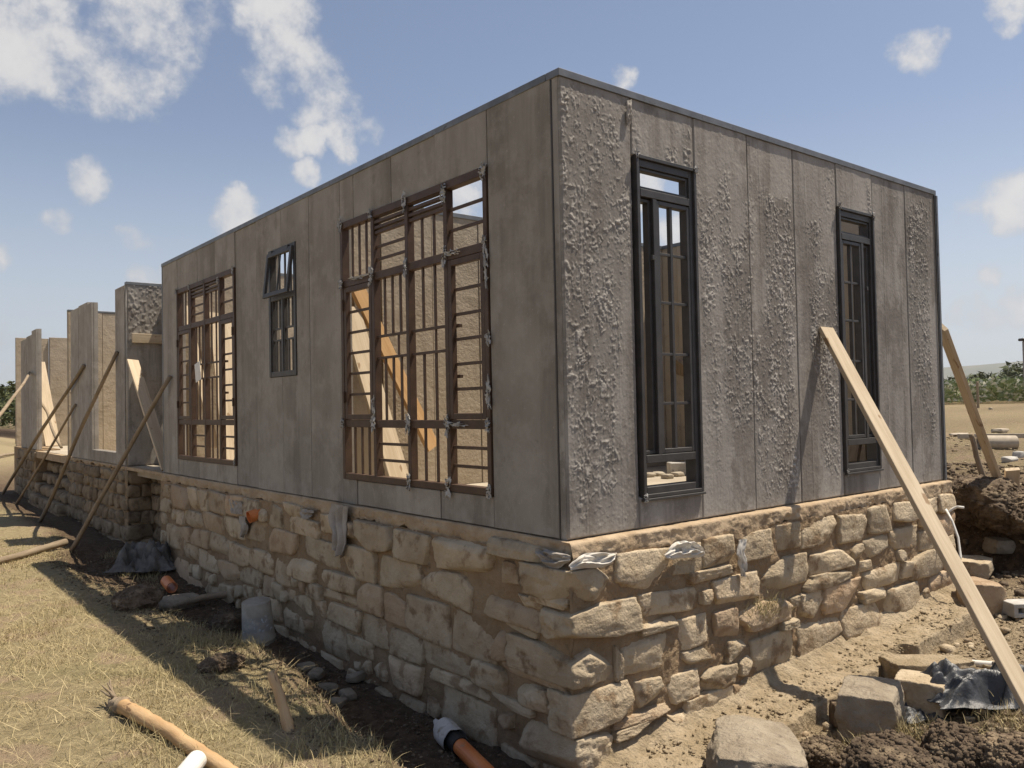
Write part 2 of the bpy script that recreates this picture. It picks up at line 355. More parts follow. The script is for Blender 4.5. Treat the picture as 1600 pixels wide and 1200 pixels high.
def concrete(name, c1, c2, stain, pale, rough_attr=False, streak=.75, tone=.1):
    """cement panel: tide marks and streaks that run down the sheet, small pits"""
    m, t, b = new_mat(name)
    v = coords(t, True)
    r = nd(t, 'ShaderNodeObjectInfo').outputs['Random']
    off = nd(t, 'ShaderNodeCombineXYZ', {0: math_(t, 'MULTIPLY', r, 40.0), 1: math_(t, 'MULTIPLY', r, 23.0), 2: 0.0}).outputs[0]
    vs = nd(t, 'ShaderNodeVectorMath', {0: nd(t, 'ShaderNodeVectorMath', {0: v, 1: (4.0, 4.0, .3)}, operation='MULTIPLY').outputs[0], 1: off}, operation='ADD').outputs[0]
    vf = nd(t, 'ShaderNodeVectorMath', {0: v, 1: off}, operation='ADD').outputs[0]
    col = mix_(t, remap(t, noise_(t, vf, 1.6, 6, .6), .32, .68), c1, c2)
    col = mix_(t, remap(t, noise_(t, vs, 1.0, 6, .65), .46, .66, 0, streak), col, stain)
    col = mix_(t, remap(t, noise_(t, nd(t, 'ShaderNodeVectorMath', {0: vf, 1: (1.9, 1.9, 1.1)}, operation='MULTIPLY').outputs[0], 1.0, 8, .68), .50, .57, 0, .7 if rough_attr else .3), col, stain)
    col = mix_(t, remap(t, noise_(t, vs, 2.3, 6, .65), .55, .72, 0, .5 if rough_attr else .28), col, pale)
    col = mix_(t, remap(t, noise_(t, vf, 3.4, 9, .72), .46, .64, 0, .42), col, pale)
    col = mix_(t, remap(t, noise_(t, vf, 2.1, 8, .7), .55, .70, 0, .35), col, stain)
    col = mix_(t, remap(t, noise_(t, vf, 42, 4, .6), .63, .72, 0, .55), col, pale)
    col = mix_(t, remap(t, noise_(t, vf, 6.5, 5, .7), .6, .75, 0, .55), col, stain)
    if rough_attr:
        at = nd(t, 'ShaderNodeAttribute', None, attribute_name='crumb')
        sp = nd(t, 'ShaderNodeSeparateColor', {0: at.outputs['Color']})
        col = mix_(t, math_(t, 'MULTIPLY', sp.outputs[0], .6), col, (.56, .52, .465))  # pale cement crumbs, the light they catch also put into the colour
        col = mix_(t, math_(t, 'MULTIPLY', sp.outputs[1], .5), col, (.16, .142, .122))  # darker between crumbs: grazing-sun contrast put into the colour
    k = math_(t, 'ADD', 1-tone, math_(t, 'MULTIPLY', math_(t, 'FRACT', math_(t, 'MULTIPLY', r, 5.7)), 2*tone))
    col = mix_(t, 1.0, col, nd(t, 'ShaderNodeCombineColor', {0: k, 1: k, 2: k}).outputs[0], 'MULTIPLY')
    t.links.new(col, b.inputs['Base Color']); b.inputs['Roughness'].default_value = .85
    h = math_(t, 'ADD', math_(t, 'MULTIPLY', noise_(t, vf, 90, 6, .7), .5), noise_(t, vf, 11, 5, .55))
    h = math_(t, 'ADD', h, math_(t, 'MULTIPLY', noise_(t, vs, 5, 4), .5))
    t.links.new(nd(t, 'ShaderNodeBump', {'Height': h, 'Strength': .55, 'Distance': .005}).outputs[0], b.inputs['Normal'])
    return m
MT['conc'] = concrete('cement_panel', (.285, .257, .22), (.345, .315, .274), (.18, .157, .13), (.44, .405, .36), False, .55, .12)
MT['rconc'] = concrete('crusted_cement_panel', (.295, .27, .24), (.375, .348, .312), (.175, .153, .13), (.40, .37, .33), True)

def ground_mat():
    m, t, b = new_mat('site_ground')
    v = coords(t, True)
    at = nd(t, 'ShaderNodeAttribute', None, attribute_name='cover'); sp = nd(t, 'ShaderNodeSeparateColor', {0: at.outputs['Color']})
    nA = noise_(t, v, 1.3, 7, .62); nB = noise_(t, v, 14, 6, .65); nC = noise_(t, v, .35, 5)
    dirt = mix_(t, remap(t, nB, .3, .7), (.085, .056, .034), (.165, .115, .072))
    dirt = mix_(t, remap(t, nA, .5, .7, 0, .6), dirt, (.15, .105, .07))
    straw = mix_(t, remap(t, nB, .3, .7), (.25, .20, .11), (.38, .31, .18))
    straw = mix_(t, remap(t, nA, .52, .68, 0, .55), straw, (.22, .20, .095))
    straw = mix_(t, remap(t, noise_(t, v, 2.6, 6), .5, .62, 0, .85), straw, (.34, .25, .165))
    sand = mix_(t, remap(t, nB, .3, .7), (.28, .215, .135), (.42, .335, .225))
    dark = mix_(t, remap(t, nB, .35, .75), (.06, .042, .028), (.17, .12, .08))
    col = mix_(t, sp.outputs[0], dirt, straw); col = mix_(t, sp.outputs[1], col, sand); col = mix_(t, sp.outputs[2], col, dark)
    col = mix_(t, remap(t, noise_(t, v, 55, 4, .6), .62, .72, 0, .5), col, (.50, .42, .30))
    t.links.new(col, b.inputs['Base Color']); b.inputs['Roughness'].default_value = .95; b.inputs['Specular IOR Level'].default_value = .15
    h = math_(t, 'ADD', noise_(t, v, 50, 8, .7), math_(t, 'MULTIPLY', nB, 1.5))
    t.links.new(nd(t, 'ShaderNodeBump', {'Height': h, 'Strength': 1.0, 'Distance': .03}).outputs[0], b.inputs['Normal'])
    return m
MT['ground'] = ground_mat()
def straw_mat(name, a, b_, c):
    m, t, b = new_mat(name)
    at = nd(t, 'ShaderNodeAttribute', None, attribute_name='tint'); sp = nd(t, 'ShaderNodeSeparateColor', {0: at.outputs['Color']})
    col = mix_(t, sp.outputs[0], a, b_); col = mix_(t, sp.outputs[1], col, c)
    t.links.new(col, b.inputs['Base Color']); b.inputs['Roughness'].default_value = .8
    return m
MT['straw'] = straw_mat('dry_grass', (.36, .285, .145), (.54, .44, .25), (.19, .195, .075))
MT['crop'] = straw_mat('crop_leaf', (.19, .235, .095), (.29, .33, .15), (.66, .63, .48))
def bucket_mat():
    m, t, b = new_mat('bucket_plastic')
    v = nd(t, 'ShaderNodeTexCoord').outputs['Object']
    col = mix_(t, remap(t, noise_(t, v, 9, 6), .35, .7), (.30, .265, .21), (.40, .36, .295))
    col = mix_(t, remap(t, noise_(t, v, 5, 6, .7), .55, .7, 0, .7), col, (.20, .165, .12))
    s = nd(t, 'ShaderNodeSeparateXYZ', {0: v})
    patch = math_(t, 'MULTIPLY', remap(t, math_(t, 'ABSOLUTE', math_(t, 'SUBTRACT', s.outputs[2], .22)), .055, .085, 1, 0), remap(t, s.outputs[1], -.02, -.07))
    patch = math_(t, 'MULTIPLY', patch, remap(t, noise_(t, v, 22, 4), .35, .55))
    col = mix_(t, math_(t, 'MULTIPLY', patch, .4), col, (.17, .19, .21))
    col = mix_(t, math_(t, 'MULTIPLY', patch, remap(t, noise_(t, v, 34, 3), .58, .66)), col, (.45, .46, .47))
    t.links.new(col, b.inputs['Base Color']); b.inputs['Roughness'].default_value = .75; b.inputs['Specular IOR Level'].default_value = .15
    return m
MT['bucket'] = bucket_mat()

# ------------------------------------------------------------------ ground
def Gs(x, y):
    """ground level without the fine relief"""
    x = np.asarray(x, float); y = np.asarray(y, float)
    grass = -1.07-.02*np.sin(x*.7+y*.4)+.05*sstep(-2.2, -4.5, x)+.13*sstep(-1.0, -3.5, y)*sstep(-1.0, -2.5, x)
    zb = np.interp(y, [-3, 0, 2.3, 4, 8, 10, 13.5, 20], [-1.30, -1.38, -1.36, -1.30, -1.20, -1.15, -1.10, -1.10])
    edge = np.interp(y, [0, 1.15, 2.3, 3.0, 3.5, 4.3, 5.2, 6.3, 8.5, 10], [1.08, .95, .82, .70, .85, 1.0, 1.05, 1.2, 1.2, .8])+.16*fbm(P3(y*1.3, 3.3, 0), 4)
    z = grass+(zb-grass)*sstep(-edge, -edge+.38, x)
    front = -1.38+.055*np.clip(x, 0, 6)+.16*sstep(-.6, -1.7, y)
    z = z+(front-z)*sstep(-.25, .15, x)*sstep(.35, -.05, y)
    east = -1.10+.02*np.clip(y, 0, 10)
    ex = sstep(4.4, 5.2, x)
    z = z+(east-z)*ex*sstep(-.3, .3, y)
    bx = 6.55+.35*fbm(P3(y*.8, 7.7, 0), 3)+.10*np.clip(-y, 0, 10)
    hi = -.52+.20*np.exp(-((x-7.4)/.55)**2)*sstep(-.8, .3, y)+np.clip((np.minimum(x, 120)-9)*.0118, 0, 1.3)
    bank = sstep(0, .35, x-bx)*sstep(-3.2, -1.0, y)
    z = z+(hi-z)*bank
    far = sstep(40, 400, np.hypot(x, y))
    return z+far*(.3*fbm(P3(x*.01, y*.01, 0), 3))
def G(x, y):
    x = np.asarray(x, float); y = np.asarray(y, float)
    z = Gs(x, y); d = np.hypot(x+3.2, y+3.5); near = sstep(60, 12, d)
    wild = np.maximum(sstep(-1.5, -.9, x), sstep(.2, -.4, y)*sstep(-.8, 0, x))
    rr = sstep(5.6, 6.8, x)
    z = z+near*(.018+.035*wild+.05*rr)*fbm(P3(x*2.1, y*2.1, 0), 4)+near*(.010+.022*wild+.03*rr)*fbm(P3(x*9, y*9, 4), 4, .6)
    return z
_HT = np.geomspace(1.0, 2500.0, 5000)
def hit(px, py):
    v = ray(px, py); v = v/np.linalg.norm(v); p = CAM_C+v*_HT[:, None]
    k = np.argmax(p[:, 2] < Gs(p[:, 0], p[:, 1])); return p[k].copy()
def gpt(x, y, dz=0.0): return np.array([x, y, float(G(x, y))+dz])

def far_axis(a, b, st, lim):
    mid = np.arange(a, b+st/2, st); out = []; s = st; p = b
    while p < lim: s *= 1.13; p += s; out.append(p)
    lo = []; s = st; p = a
    while p > -lim: s *= 1.13; p -= s; lo.append(p)
    return np.array(lo[::-1]+mid.tolist()+out)
gx = far_axis(-3.4, 8.2, .035, 12000); gy = far_axis(-2.4, 9.5, .035, 12000)
GX, GY = np.meshgrid(gx, gy, indexing='ij')
GZ = G(GX, GY)
I = np.arange(GX.size).reshape(GX.shape)
gF = np.stack([I[:-1, :-1], I[1:, :-1], I[1:, 1:], I[:-1, 1:]], -1).reshape(-1, 4)
gme = fast_mesh('ground', np.stack([GX, GY, GZ], -1).reshape(-1, 3), gF, MT['ground'])
x, y = GX.ravel(), GY.ravel()
edge = np.interp(y, [0, 1.15, 2.3, 3.0, 3.5, 4.3, 5.2, 6.3, 8.5, 10], [1.08, .95, .82, .70, .85, 1.0, 1.05, 1.2, 1.2, .8])+.16*fbm(P3(y*1.3, 3.3, 0), 4)
grs = sstep(-edge+.25, -edge-.2, x)*sstep(-3, 3, y+4)+sstep(9, 15, x)*sstep(.1, .6, .5+.5*fbm(P3(x*.2, y*.2, 0), 3))+sstep(20, 40, np.hypot(x, y))
snd = sstep(.3, 1.0, x)*sstep(.2, -.3, y)*sstep(6.5, 5.0, x)*sstep(-1.9, -.9, y)*.9
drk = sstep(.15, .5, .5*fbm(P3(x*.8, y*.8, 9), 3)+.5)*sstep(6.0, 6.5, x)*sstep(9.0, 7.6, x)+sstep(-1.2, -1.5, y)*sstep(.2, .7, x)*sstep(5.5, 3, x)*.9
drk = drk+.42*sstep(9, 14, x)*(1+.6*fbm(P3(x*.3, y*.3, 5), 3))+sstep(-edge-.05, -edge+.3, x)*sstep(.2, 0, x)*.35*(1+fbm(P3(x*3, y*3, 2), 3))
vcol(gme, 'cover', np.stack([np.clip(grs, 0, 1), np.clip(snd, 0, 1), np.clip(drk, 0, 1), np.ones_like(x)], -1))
ground = link('ground', gme); ground['kind'] = 'structure'

# hills far to the east
mb = MB(); az = np.linspace(-1.2, 2.6, 160); rows = []
for k, (rad, amp) in enumerate(((6500, 0), (7600, 1), (9500, .3))):
    h = amp*(380+150*fbm(P3(az*3.1, 2.2, 0), 4))*sstep(2.0, -.4, az)
    rows.append(np.stack([np.cos(az)*rad, np.sin(az)*rad, h-15], -1))
mb.grid(np.array(rows)); hills = mb.build('hills', MT['hill'], smooth=True); hills['kind'] = 'structure'

# ------------------------------------------------------------------ the house
HT = 2.75
house = tag(empty('house', (2.4, 8.0, -1.3)), 'unfinished roofless house of grey cement panels on a rubble stone base', 'house')
Lf = lambda u, z, d: (d, u, z)          # shaded facade, plane X = 0
Rf = lambda u, z, d: (u, d, z)          # lit facade, plane Y = 0
pr = random.Random(11)

def inset(poly, e):
    n = len(poly); A = sum(poly[i][0]*poly[(i+1) % n][1]-poly[(i+1) % n][0]*poly[i][1] for i in range(n)); sg = 1 if A > 0 else -1; out = []
    for i in range(n):
        p0, p1, p2 = poly[i-1], poly[i], poly[(i+1) % n]
        def nrm(a, b):
            l = math.hypot(b[0]-a[0], b[1]-a[1]); return (-(b[1]-a[1])/l*sg, (b[0]-a[0])/l*sg)
        n1, n2 = nrm(p0, p1), nrm(p1, p2)
        out.append((p1[0]+e*(n1[0]+n2[0]), p1[1]+e*(n1[1]+n2[1])))
    return out
def panel(poly, f, d0=0.0, d1=0.10, mat='conc', name='wall_panel', gap=.003, parent=None):
    """sheet with a recessed joint all round"""
    j = pr.uniform(-.006, .004) if d0 == 0 else 0; gap = gap*pr.uniform(.7, 1.9)
    dd = d1-d0; n = len(poly); P0 = inset(poly, gap); P1 = inset(poly, .0006); P00 = inset(poly, gap+.003)
    rings = [[f(u, z, d0+j) for u, z in P00], [f(u, z, d0+j+.003*np.sign(dd)) for u, z in P0], [f(u, z, d0+.035*np.sign(dd)) for u, z in P0], [f(u, z, d0+.035*np.sign(dd)) for u, z in P1], [f(u, z, d1) for u, z in P1]]
    V = [v for r in rings for v in r]
    F = [tuple(range(n)), tuple(range(5*n-1, 4*n-1, -1))]
    for k in range(4): F += [(k*n+i, k*n+(i+1) % n, (k+1)*n+(i+1) % n, (k+1)*n+i) for i in range(n)]
    return MB().add(V, F).build(name, MT[mat], parent or house)
R4 = lambda u0, u1, z0, z1: [(u0, z0), (u1, z0), (u1, z1), (u0, z1)]
TOP = 2.722
# --- shaded facade
for a, b in ((2.765, 3.37), (4.6, 5.185), (7.19, 7.80)): panel(R4(a, b, 0, TOP), Lf)
panel(R4(.075, .70, 0, TOP), Lf)
for a, b in ((.70, 1.31), (1.31, 1.92), (1.92, 2.53), (2.53, 2.765)):
    panel(R4(a, b, 0, .205), Lf); panel(R4(a, b, 2.35, TOP), Lf)
for a, b in ((5.185, 5.80), (5.80, 6.41), (6.41, 7.02), (7.02, 7.19)):
    panel(R4(a, b, 0, .205), Lf); panel(R4(a, b, 2.33, TOP), Lf)
panel([(3.37, 0), (3.98, 0), (3.98, 1.11), (3.645, 1.11), (3.645, 2.35), (3.98, 2.35), (3.98, TOP), (3.37, TOP)], Lf)
panel([(3.98, 0), (4.6, 0), (4.6, TOP), (3.98, TOP), (3.98, 2.35), (4.265, 2.35), (4.265, 1.11), (3.98, 1.11)], Lf)
# --- lit facade: cement crust left on the sheets is real relief
def bands(u, z):
    """where the crust is thick, 0..1, from the wall itself"""
    def blob(u0, u1, z0, z1, s=.07, sz=.22): return sstep(u0-s, u0+s, u)*sstep(u1+s, u1-s, u)*sstep(z0-sz, z0+sz, z)*sstep(z1+sz*.6, z1-sz*.6, z)
    m = .12+1.0*blob(.03, .47, 1.0, 2.60)+.55*blob(.04, .40, .15, 1.2)+.35*blob(.42, .58, 1.5, 2.2)
    m = m+.75*blob(1.12, 1.2, 2.2, 2.65, .03)+.5*blob(.95, 1.05, 2.35, 2.5, .05, .05)
    m = m+.45*blob(1.26, 1.45, .3, 2.3)+.55*blob(1.5, 1.62, .5, 2.4)+.75*blob(1.62, 1.83, .6, 1.9)
    m = m+.95*blob(1.95, 2.38, .1, 1.45)+.9*blob(2.05, 2.42, 1.3, 2.3)+.55*blob(1.84, 2.05, .2, 1.2)
    m = m+.6*blob(2.55, 2.8, 1.9, 2.2)+.9*blob(2.62, 2.98, 1.0, 1.75)+.85*blob(2.75, 2.98, .3, 1.1)
    m = m+.5*blob(3.55, 3.6, 2.3, 2.65, .03)+.95*blob(4.27, 4.64, .9, 2.55)+.6*blob(4.45, 4.72, .35, 1.0)
    return m
def crust_panel(u0, u1, z0, z1, st=.0054):
    e = .004; nu = max(6, int((u1-u0)/st)); nz = max(6, int((z1-z0)/st))
    u = np.linspace(u0+e, u1-e, nu); z = np.linspace(z0+e, z1-e, nz); U, Z = np.meshgrid(u, z, indexing='ij')
    q = P3(U*3.2, 0, Z*1.1)
    mk = sstep(.1, .95, bands(U, Z)*1.1+.7*fbm(q, 5, .66))
    w = 1-np.abs(fbm(P3(U*46+5*fbm(P3(U*14, 2, Z*12), 2), 5, Z*34), 3, .65))*2.2
    c = fbm(P3(U*70+2*fbm(P3(U*20, 1, Z*16), 2), 9, Z*52), 3, .75)
    lump = fbm(P3(U*9, 6, Z*6), 4, .6)
    crumb = sstep(.06, .75, w*.08+c*1.15+.04+.5*lump)*np.clip(mk*1.2, 0, 1)
    stray = sstep(.42, .62, fbm(P3(U*48, 1, Z*36), 3, .6))*sstep(-.1, .5, fbm(P3(U*2.2, 3, Z*.9), 3)+.1)*.7
    ht = .0015*fbm(P3(U*6, 4, Z*2), 4)+.002*mk+.0062*crumb*(.35+.9*vnoise(P3(U*20, 0, Z*17)))+.003*stray+.0009*fbm(P3(U*70, 2, Z*60), 2)
    ridge = np.exp(-((np.mod(U, .305)-.15)/.006)**2)*.002*sstep(-.2, .3, fbm(P3(U*5, 3, Z*.8), 2)); ht = ht+ridge
    Y = -ht+pr.uniform(-.003, .003)
    Y[0, :] = Y[-1, :] = .02; Y[:, 0] = Y[:, -1] = .02
    Ug = U.copy(); Zg = Z.copy()
    V = np.stack([U, Y, Z], -1)
    mb = MB(); mb.grid(V, flip=False)
    mb.box((u0+.0006, .018, z0+.0006), (u1-.0006, .10, z1-.0006))
    o = mb.build('wall_panel', MT['rconc'], house, smooth=True, recalc=False)
    rg = np.zeros((nu*nz+8, 4)); rg[:, 3] = 1
    rg[:nu*nz, 0] = np.clip(crumb+stray*.5, 0, 1).ravel(); rg[:nu*nz, 1] = np.clip(mk*(1-crumb), 0, 1).ravel()*.8
    vcol(o.data, 'crumb', rg)
    sm = np.ones(len(o.data.polygons), bool); sm[-6:] = False; o.data.polygons.foreach_set('use_smooth', sm)
    return o
SX = [0.0, .607, 1.225, 1.83, 2.42, 3.04, 3.625, 4.22, 4.835]
for i in range(8):
    if i in (1, 5):
        a, b = SX[i], SX[i+1]
        crust_panel(a, b, 0, .20); crust_panel(a, b, 2.35, TOP)
    else: crust_panel(SX[i], SX[i+1], 0, TOP)
# --- steel channels on top of the walls and at the end
def steel(name, lo, hi, mat='channel', c=.002, parent=None): return MB().box(lo, hi, c).build(name, MT[mat], parent or house)
steel('top_channel', (-.008, -.009, 2.712), (4.845, .109, 2.757)); steel('top_channel', (-.009, .112, 2.712), (.109, 7.83, 2.757))
steel('end_channel', (4.838, -.012, 0.0), (4.872, .105, 2.71)); steel('end_channel', (4.80, -.014, 0.0), (4.812, -.004, 2.71), 'steel')
steel('end_channel', (-.004, 7.802, 0.0), (.10, 7.83, 2.71))
steel('corner_angle', (-.0055, .066, 0.0), (.02, .0735, 2.71), 'steel', .001)
# --- walls behind
def run(axis, fixed, a, b, z1=TOP, st=.61, mat='inner', th=.10, z0=0.0):
    n = max(1, round((b-a)/st)); w = (b-a)/n
    for k in range(n):
        if axis == 'Y': panel(R4(a+k*w, a+k*w+w, z0, z1), lambda u, z, d: (u, fixed+d, z), 0, th, mat)      # plane Y = fixed
        else: panel(R4(a+k*w, a+k*w+w, z0, z1), lambda u, z, d: (fixed+d, u, z), 0, th, mat)               # plane X = fixed
run('Y', 3.30, .12, 4.74); steel('top_channel', (.12, 3.292, 2.712), (4.74, 3.408, 2.757))
run('X', 4.745, .12, 7.8); steel('top_channel', (4.735, .12, 2.712), (4.855, 7.80, 2.757))
run('Y', 7.70, .12, 4.74); steel('top_channel', (.12, 7.692, 2.712), (4.74, 7.80, 2.757))
# porch recess and second block
run('X', .62, 7.84, 9.05, TOP); panel(R4(9.05, 9.58, 0, .72), lambda u, z, d: (.62+d, u, z), 0, .1, 'inner'); panel(R4(9.05, 9.58, 1.22, TOP), lambda u, z, d: (.62+d, u, z), 0, .1, 'inner')
for yb in (9.18, 9.31, 9.44): MB().box((.65, yb, .72), (.665, yb+.014, 1.22)).build('glazing_bar', MT['brown'], house)
def crust_simple(u0, u1, z0, z1, y):
    nu, nz = 60, 200; u = np.linspace(u0, u1, nu); z = np.linspace(z0, z1, nz); U, Z = np.meshgrid(u, z, indexing='ij')
    mk = sstep(1.5, 2.0, Z); Y = y-.010*mk*sstep(0, .5, fbm(P3(U*38, 3, Z*30), 3))
    Y[0, :] = Y[-1, :] = y+.02; Y[:, 0] = Y[:, -1] = y+.02
    mb = MB(); mb.grid(np.stack([U, Y, Z], -1)); mb.box((u0, y+.018, z0), (u1, y+.1, z1)); mb.build('wall_panel', MT['rconc'], house, smooth=True, recalc=False)
crust_simple(.005, .60, 0, TOP, 9.60)
steel('top_channel', (-.004, 9.592, 2.712), (.62, 9.708, 2.757))
MB().box((.06, 9.55, 1.84), (.61, 9.585, 1.98), .004).build('lintel_board', MT['plank'], house)
panel(R4(9.72, 10.27, 0, TOP), Lf); panel(R4(10.27, 11.87, 0, .19), Lf); panel(R4(11.87, 12.2, 0, 2.70), Lf); panel(R4(12.2, 12.9, 0, 2.74), Lf); panel(R4(12.9, 13.55, 0, 2.72), Lf)
run('Y', 13.80, .0, 4.74, 2.74); steel('top_channel', (0, 13.792, 2.742), (4.74, 13.908, 2.775))
panel(R4(17.15, 17.75, .03, 2.70), Lf); panel(R4(17.75, 18.5, .03, 2.62), Lf); panel(R4(18.5, 19.25, .03, 2.58), Lf)
run('Y', 20.0, .0, .72, 2.72, .9); run('Y', 19.94, .73, 4.74, 2.75, 1.0)
run('X', 4.745, 7.82, 20.0, 2.70, 1.2)
# --- floor
MB().box((.102, .102, -.14), (4.743, 19.9, -.001)).build('floor_slab', MT['floor'], house)
MB().box((-.02, 7.835, -.05), (.10, 9.59, -.004)).build('porch_slab', MT['plinth'], house)
MB().box((-.02, 13.56, -.14), (.10, 17.13, -.002)).build('porch_slab', MT['plinth'], house)

# --- foundation: mud core, mortar band, single stones
def rough_sheet(f, u0, u1, z0f, z1, d, amp, st, seed, wrap=.06):
    nu = int((u1-u0)/st); nz = int((z1-z0f)/st); u = np.linspace(u0, u1, nu); z = np.linspace(z0f, z1, nz)
    U, Z = np.meshgrid(u, z, indexing='ij'); D = d-amp*fbm(P3(U*5+seed, seed, Z*6), 6, .66)-amp*.3*fbm(P3(U*38, seed, Z*38), 2)
    return U, Z, D
fb = MB()
U, Z, D = rough_sheet(Rf, -.06, 4.87, -1.55, -.10, -.056, .028, .014, 3); V = np.stack([U, D, Z], -1); fb.grid(V)
U, Z, D = rough_sheet(Lf, -.065, 7.84, -1.55, -.10, -.037, .026, .017, 8); V = np.stack([D, U, Z], -1); fb.grid(V, flip=True)
fb.box((.02, .02, -1.55), (4.84, 7.8, -.15))
found = fb.build('foundation', MT['mortar'], house, smooth=True, recalc=False)
fb = MB()
U, Z, D = rough_sheet(Lf, 9.52, 13.6, -1.5, -.06, -.02, .03, .03, 5); fb.grid(np.stack([D, U, Z], -1), flip=True)
fb.box((.02, 9.52, -1.5), (4.84, 13.58, -.145)); fb.box((.36, 7.83, -1.5), (4.84, 9.52, -.145)); fb.box((.45, 13.58, -1.5), (4.84, 20, -.145)); fb.box((-.03, 17.1, -1.5), (.45, 20.1, .028))
found2 = fb.build('foundation', MT['mortar'], house, smooth=False, recalc=False)
# mortar band under the panels
def band(f, u0, u1, zlo, dep, flip, name, seed):
    st = .010; nu = int((u1-u0)/st); u = np.linspace(u0, u1, nu); prof = []
    low = zlo+.045*fbm(P3(u*4, seed, 0), 4)+.035*fbm(P3(u*22, seed, 3), 3)
    out = dep*(1+.35*fbm(P3(u*4, seed, 7), 3))
    t = np.linspace(0, 1, 20); rows = []
    for k in t:
        if k < .25: z = -.003+0*u+.004*fbm(P3(u*20, seed, k*9), 3); d = .02-(out+.02)*(k/.25)
        elif k < .85: s = (k-.25)/.6; z = -.012+(low+.012)*s; d = -out-.004*np.sin(s*PI)-.022*fbm(P3(u*11, seed, k*4), 6, .68)
        else: s = (k-.85)/.15; z = low-.004*s; d = -out+(out+.03)*s
        rows.append(np.stack([np.asarray(c)+0*u for c in f(u, z, d)], -1))
    return MB().grid(np.array(rows), flip=flip).build(name, MT['plinth'], house, smooth=True, recalc=False)
band(Rf, -.045, 4.87, -.125, .058, True, 'mortar_band', 2)
band(Lf, -.05, 7.84, -.115, .026, False, 'mortar_band', 6)
band(Lf, 9.6, 13.56, -.06, .02, False, 'mortar_band', 9)

stone_no = [100]
def add_stone(f, u, z, w, h, front, dep=.24, parent=None, n=9, mat='stone', low=.06, rnd_=.17, hi=.034, hf=3.8):
    stone_no[0] += 1
    V, F = stone_vf(w, dep, h, stone_no[0], n, rnd_, low, hi, hf)
    d = front+dep/2
    V = np.stack(np.broadcast_arrays(*f(V[:, 0]+u, V[:, 2]+z, V[:, 1]+d)), -1)
    if f is Lf: F = F[:, ::-1]
    fast_build('stone', V, F, MT[mat], parent or found)
TR_E = [(330,325,250,150),(560,275,110,110),(690,225,110,130),(870,205,110,100),(660,345,150,60),(780,400,160,110),(490,465,220,130),(430,560,140,70),(600,590,170,110),(710,570,100,110),(390,690,260,170),(620,700,120,60),(200,760,60,140),(905,530,180,110),(940,660,150,160),(980,830,240,170),(330,890,220,150),(300,990,150,70),(640,920,180,130),(540,850,110,110),(700,800,120,80),(350,1100,280,160),(480,1030,90,110)]
TR_F = [(130,380,120,150),(330,350,180,150),(545,340,150,140),(720,280,140,160),(850,210,110,150),(1020,180,100,130),(1110,180,80,110),(1100,310,100,130),(120,630,240,170),(400,560,260,110),(690,480,130,120),(850,400,150,110),(620,590,70,90),(380,650,230,90),(480,770,200,170),(730,650,200,150),(870,600,60,80),(1000,570,180,140),(1090,680,120,120),(850,790,200,160),(660,730,140,90),(330,1000,330,200),(600,900,230,150),(720,1010,140,110),(850,960,160,140),(1030,870,130,170),(280,830,100,150),(130,950,80,80)]
TR_H = [(120,215,130,110),(350,265,200,150),(580,305,190,140),(80,345,160,120),(265,390,200,130),(560,465,290,190),(50,500,90,110),(190,540,180,150),(385,610,190,170),(640,830,230,120),(290,730,290,110),(460,810,130,120),(640,385,100,50),(600,650,120,110),(90,650,130,100),(730,450,130,70),(380,950,270,170),(560,930,150,110),(330,830,220,90),(520,690,70,140),(700,900,150,130)]
TR_G = [(130,240,80,120),(200,240,60,120),(260,250,60,120),(360,255,100,120),(470,270,110,130),(560,300,80,110),(710,340,80,130),(810,340,100,100),(900,380,150,140),(1040,390,90,90),(210,355,110,90),(330,390,120,110),(460,420,130,100),(590,430,120,110),(760,520,180,140),(1010,570,190,130),(1240,640,160,180),(1330,490,180,150),(250,490,120,90),(380,520,130,110),(500,590,140,110),(650,630,150,110),(760,690,80,140),(880,700,140,150),(960,770,70,110),(1120,800,190,130),(1320,850,120,160),(90,470,110,150),(180,560,90,90),(300,630,120,90),(430,690,140,90),(560,720,110,80),(120,680,130,110)]
TR_D = [(300,170,90,90),(520,120,170,90),(560,240,250,120),(730,340,170,150),(470,390,160,160),(640,440,130,90)]
def traced(lst, x0, y0, s, plane):
    out = []
    for cx, cy, w, h in lst:
        px, py, hw, hh = x0+cx/s, y0+cy/s, w/s/2, h/s/2
        g = (lambda a, b: onY(a, b, -.08)[[0, 2]]) if plane == 'R' else (lambda a, b: onX(a, b, -.06)[[1, 2]])
        c = g(px, py); wu = abs(g(px+hw, py)[0]-g(px-hw, py)[0]); hz_ = abs(g(px, py+hh)[1]-g(px, py-hh)[1])
        out.append([c[0], c[1], wu*1.22, hz_*1.2])
    return out
SR = traced(TR_E, 880, 780, 2.857, 'R')+traced(TR_F, 1200, 740, 4, 'R')
SL = traced(TR_H, 600, 780, 2.857, 'L')+traced(TR_G, 250, 720, 4, 'L')+traced(TR_D, 400, 900, 4, 'L')
QUOIN = [(-.25, .19, .30, .37), (-.475, .20, .50, .18), (-.715, .21, .28, .52), (-.965, .22, .42, .14), (-1.20, .22, .24, .40)]   # z, height, length on the lit side, on the shaded side
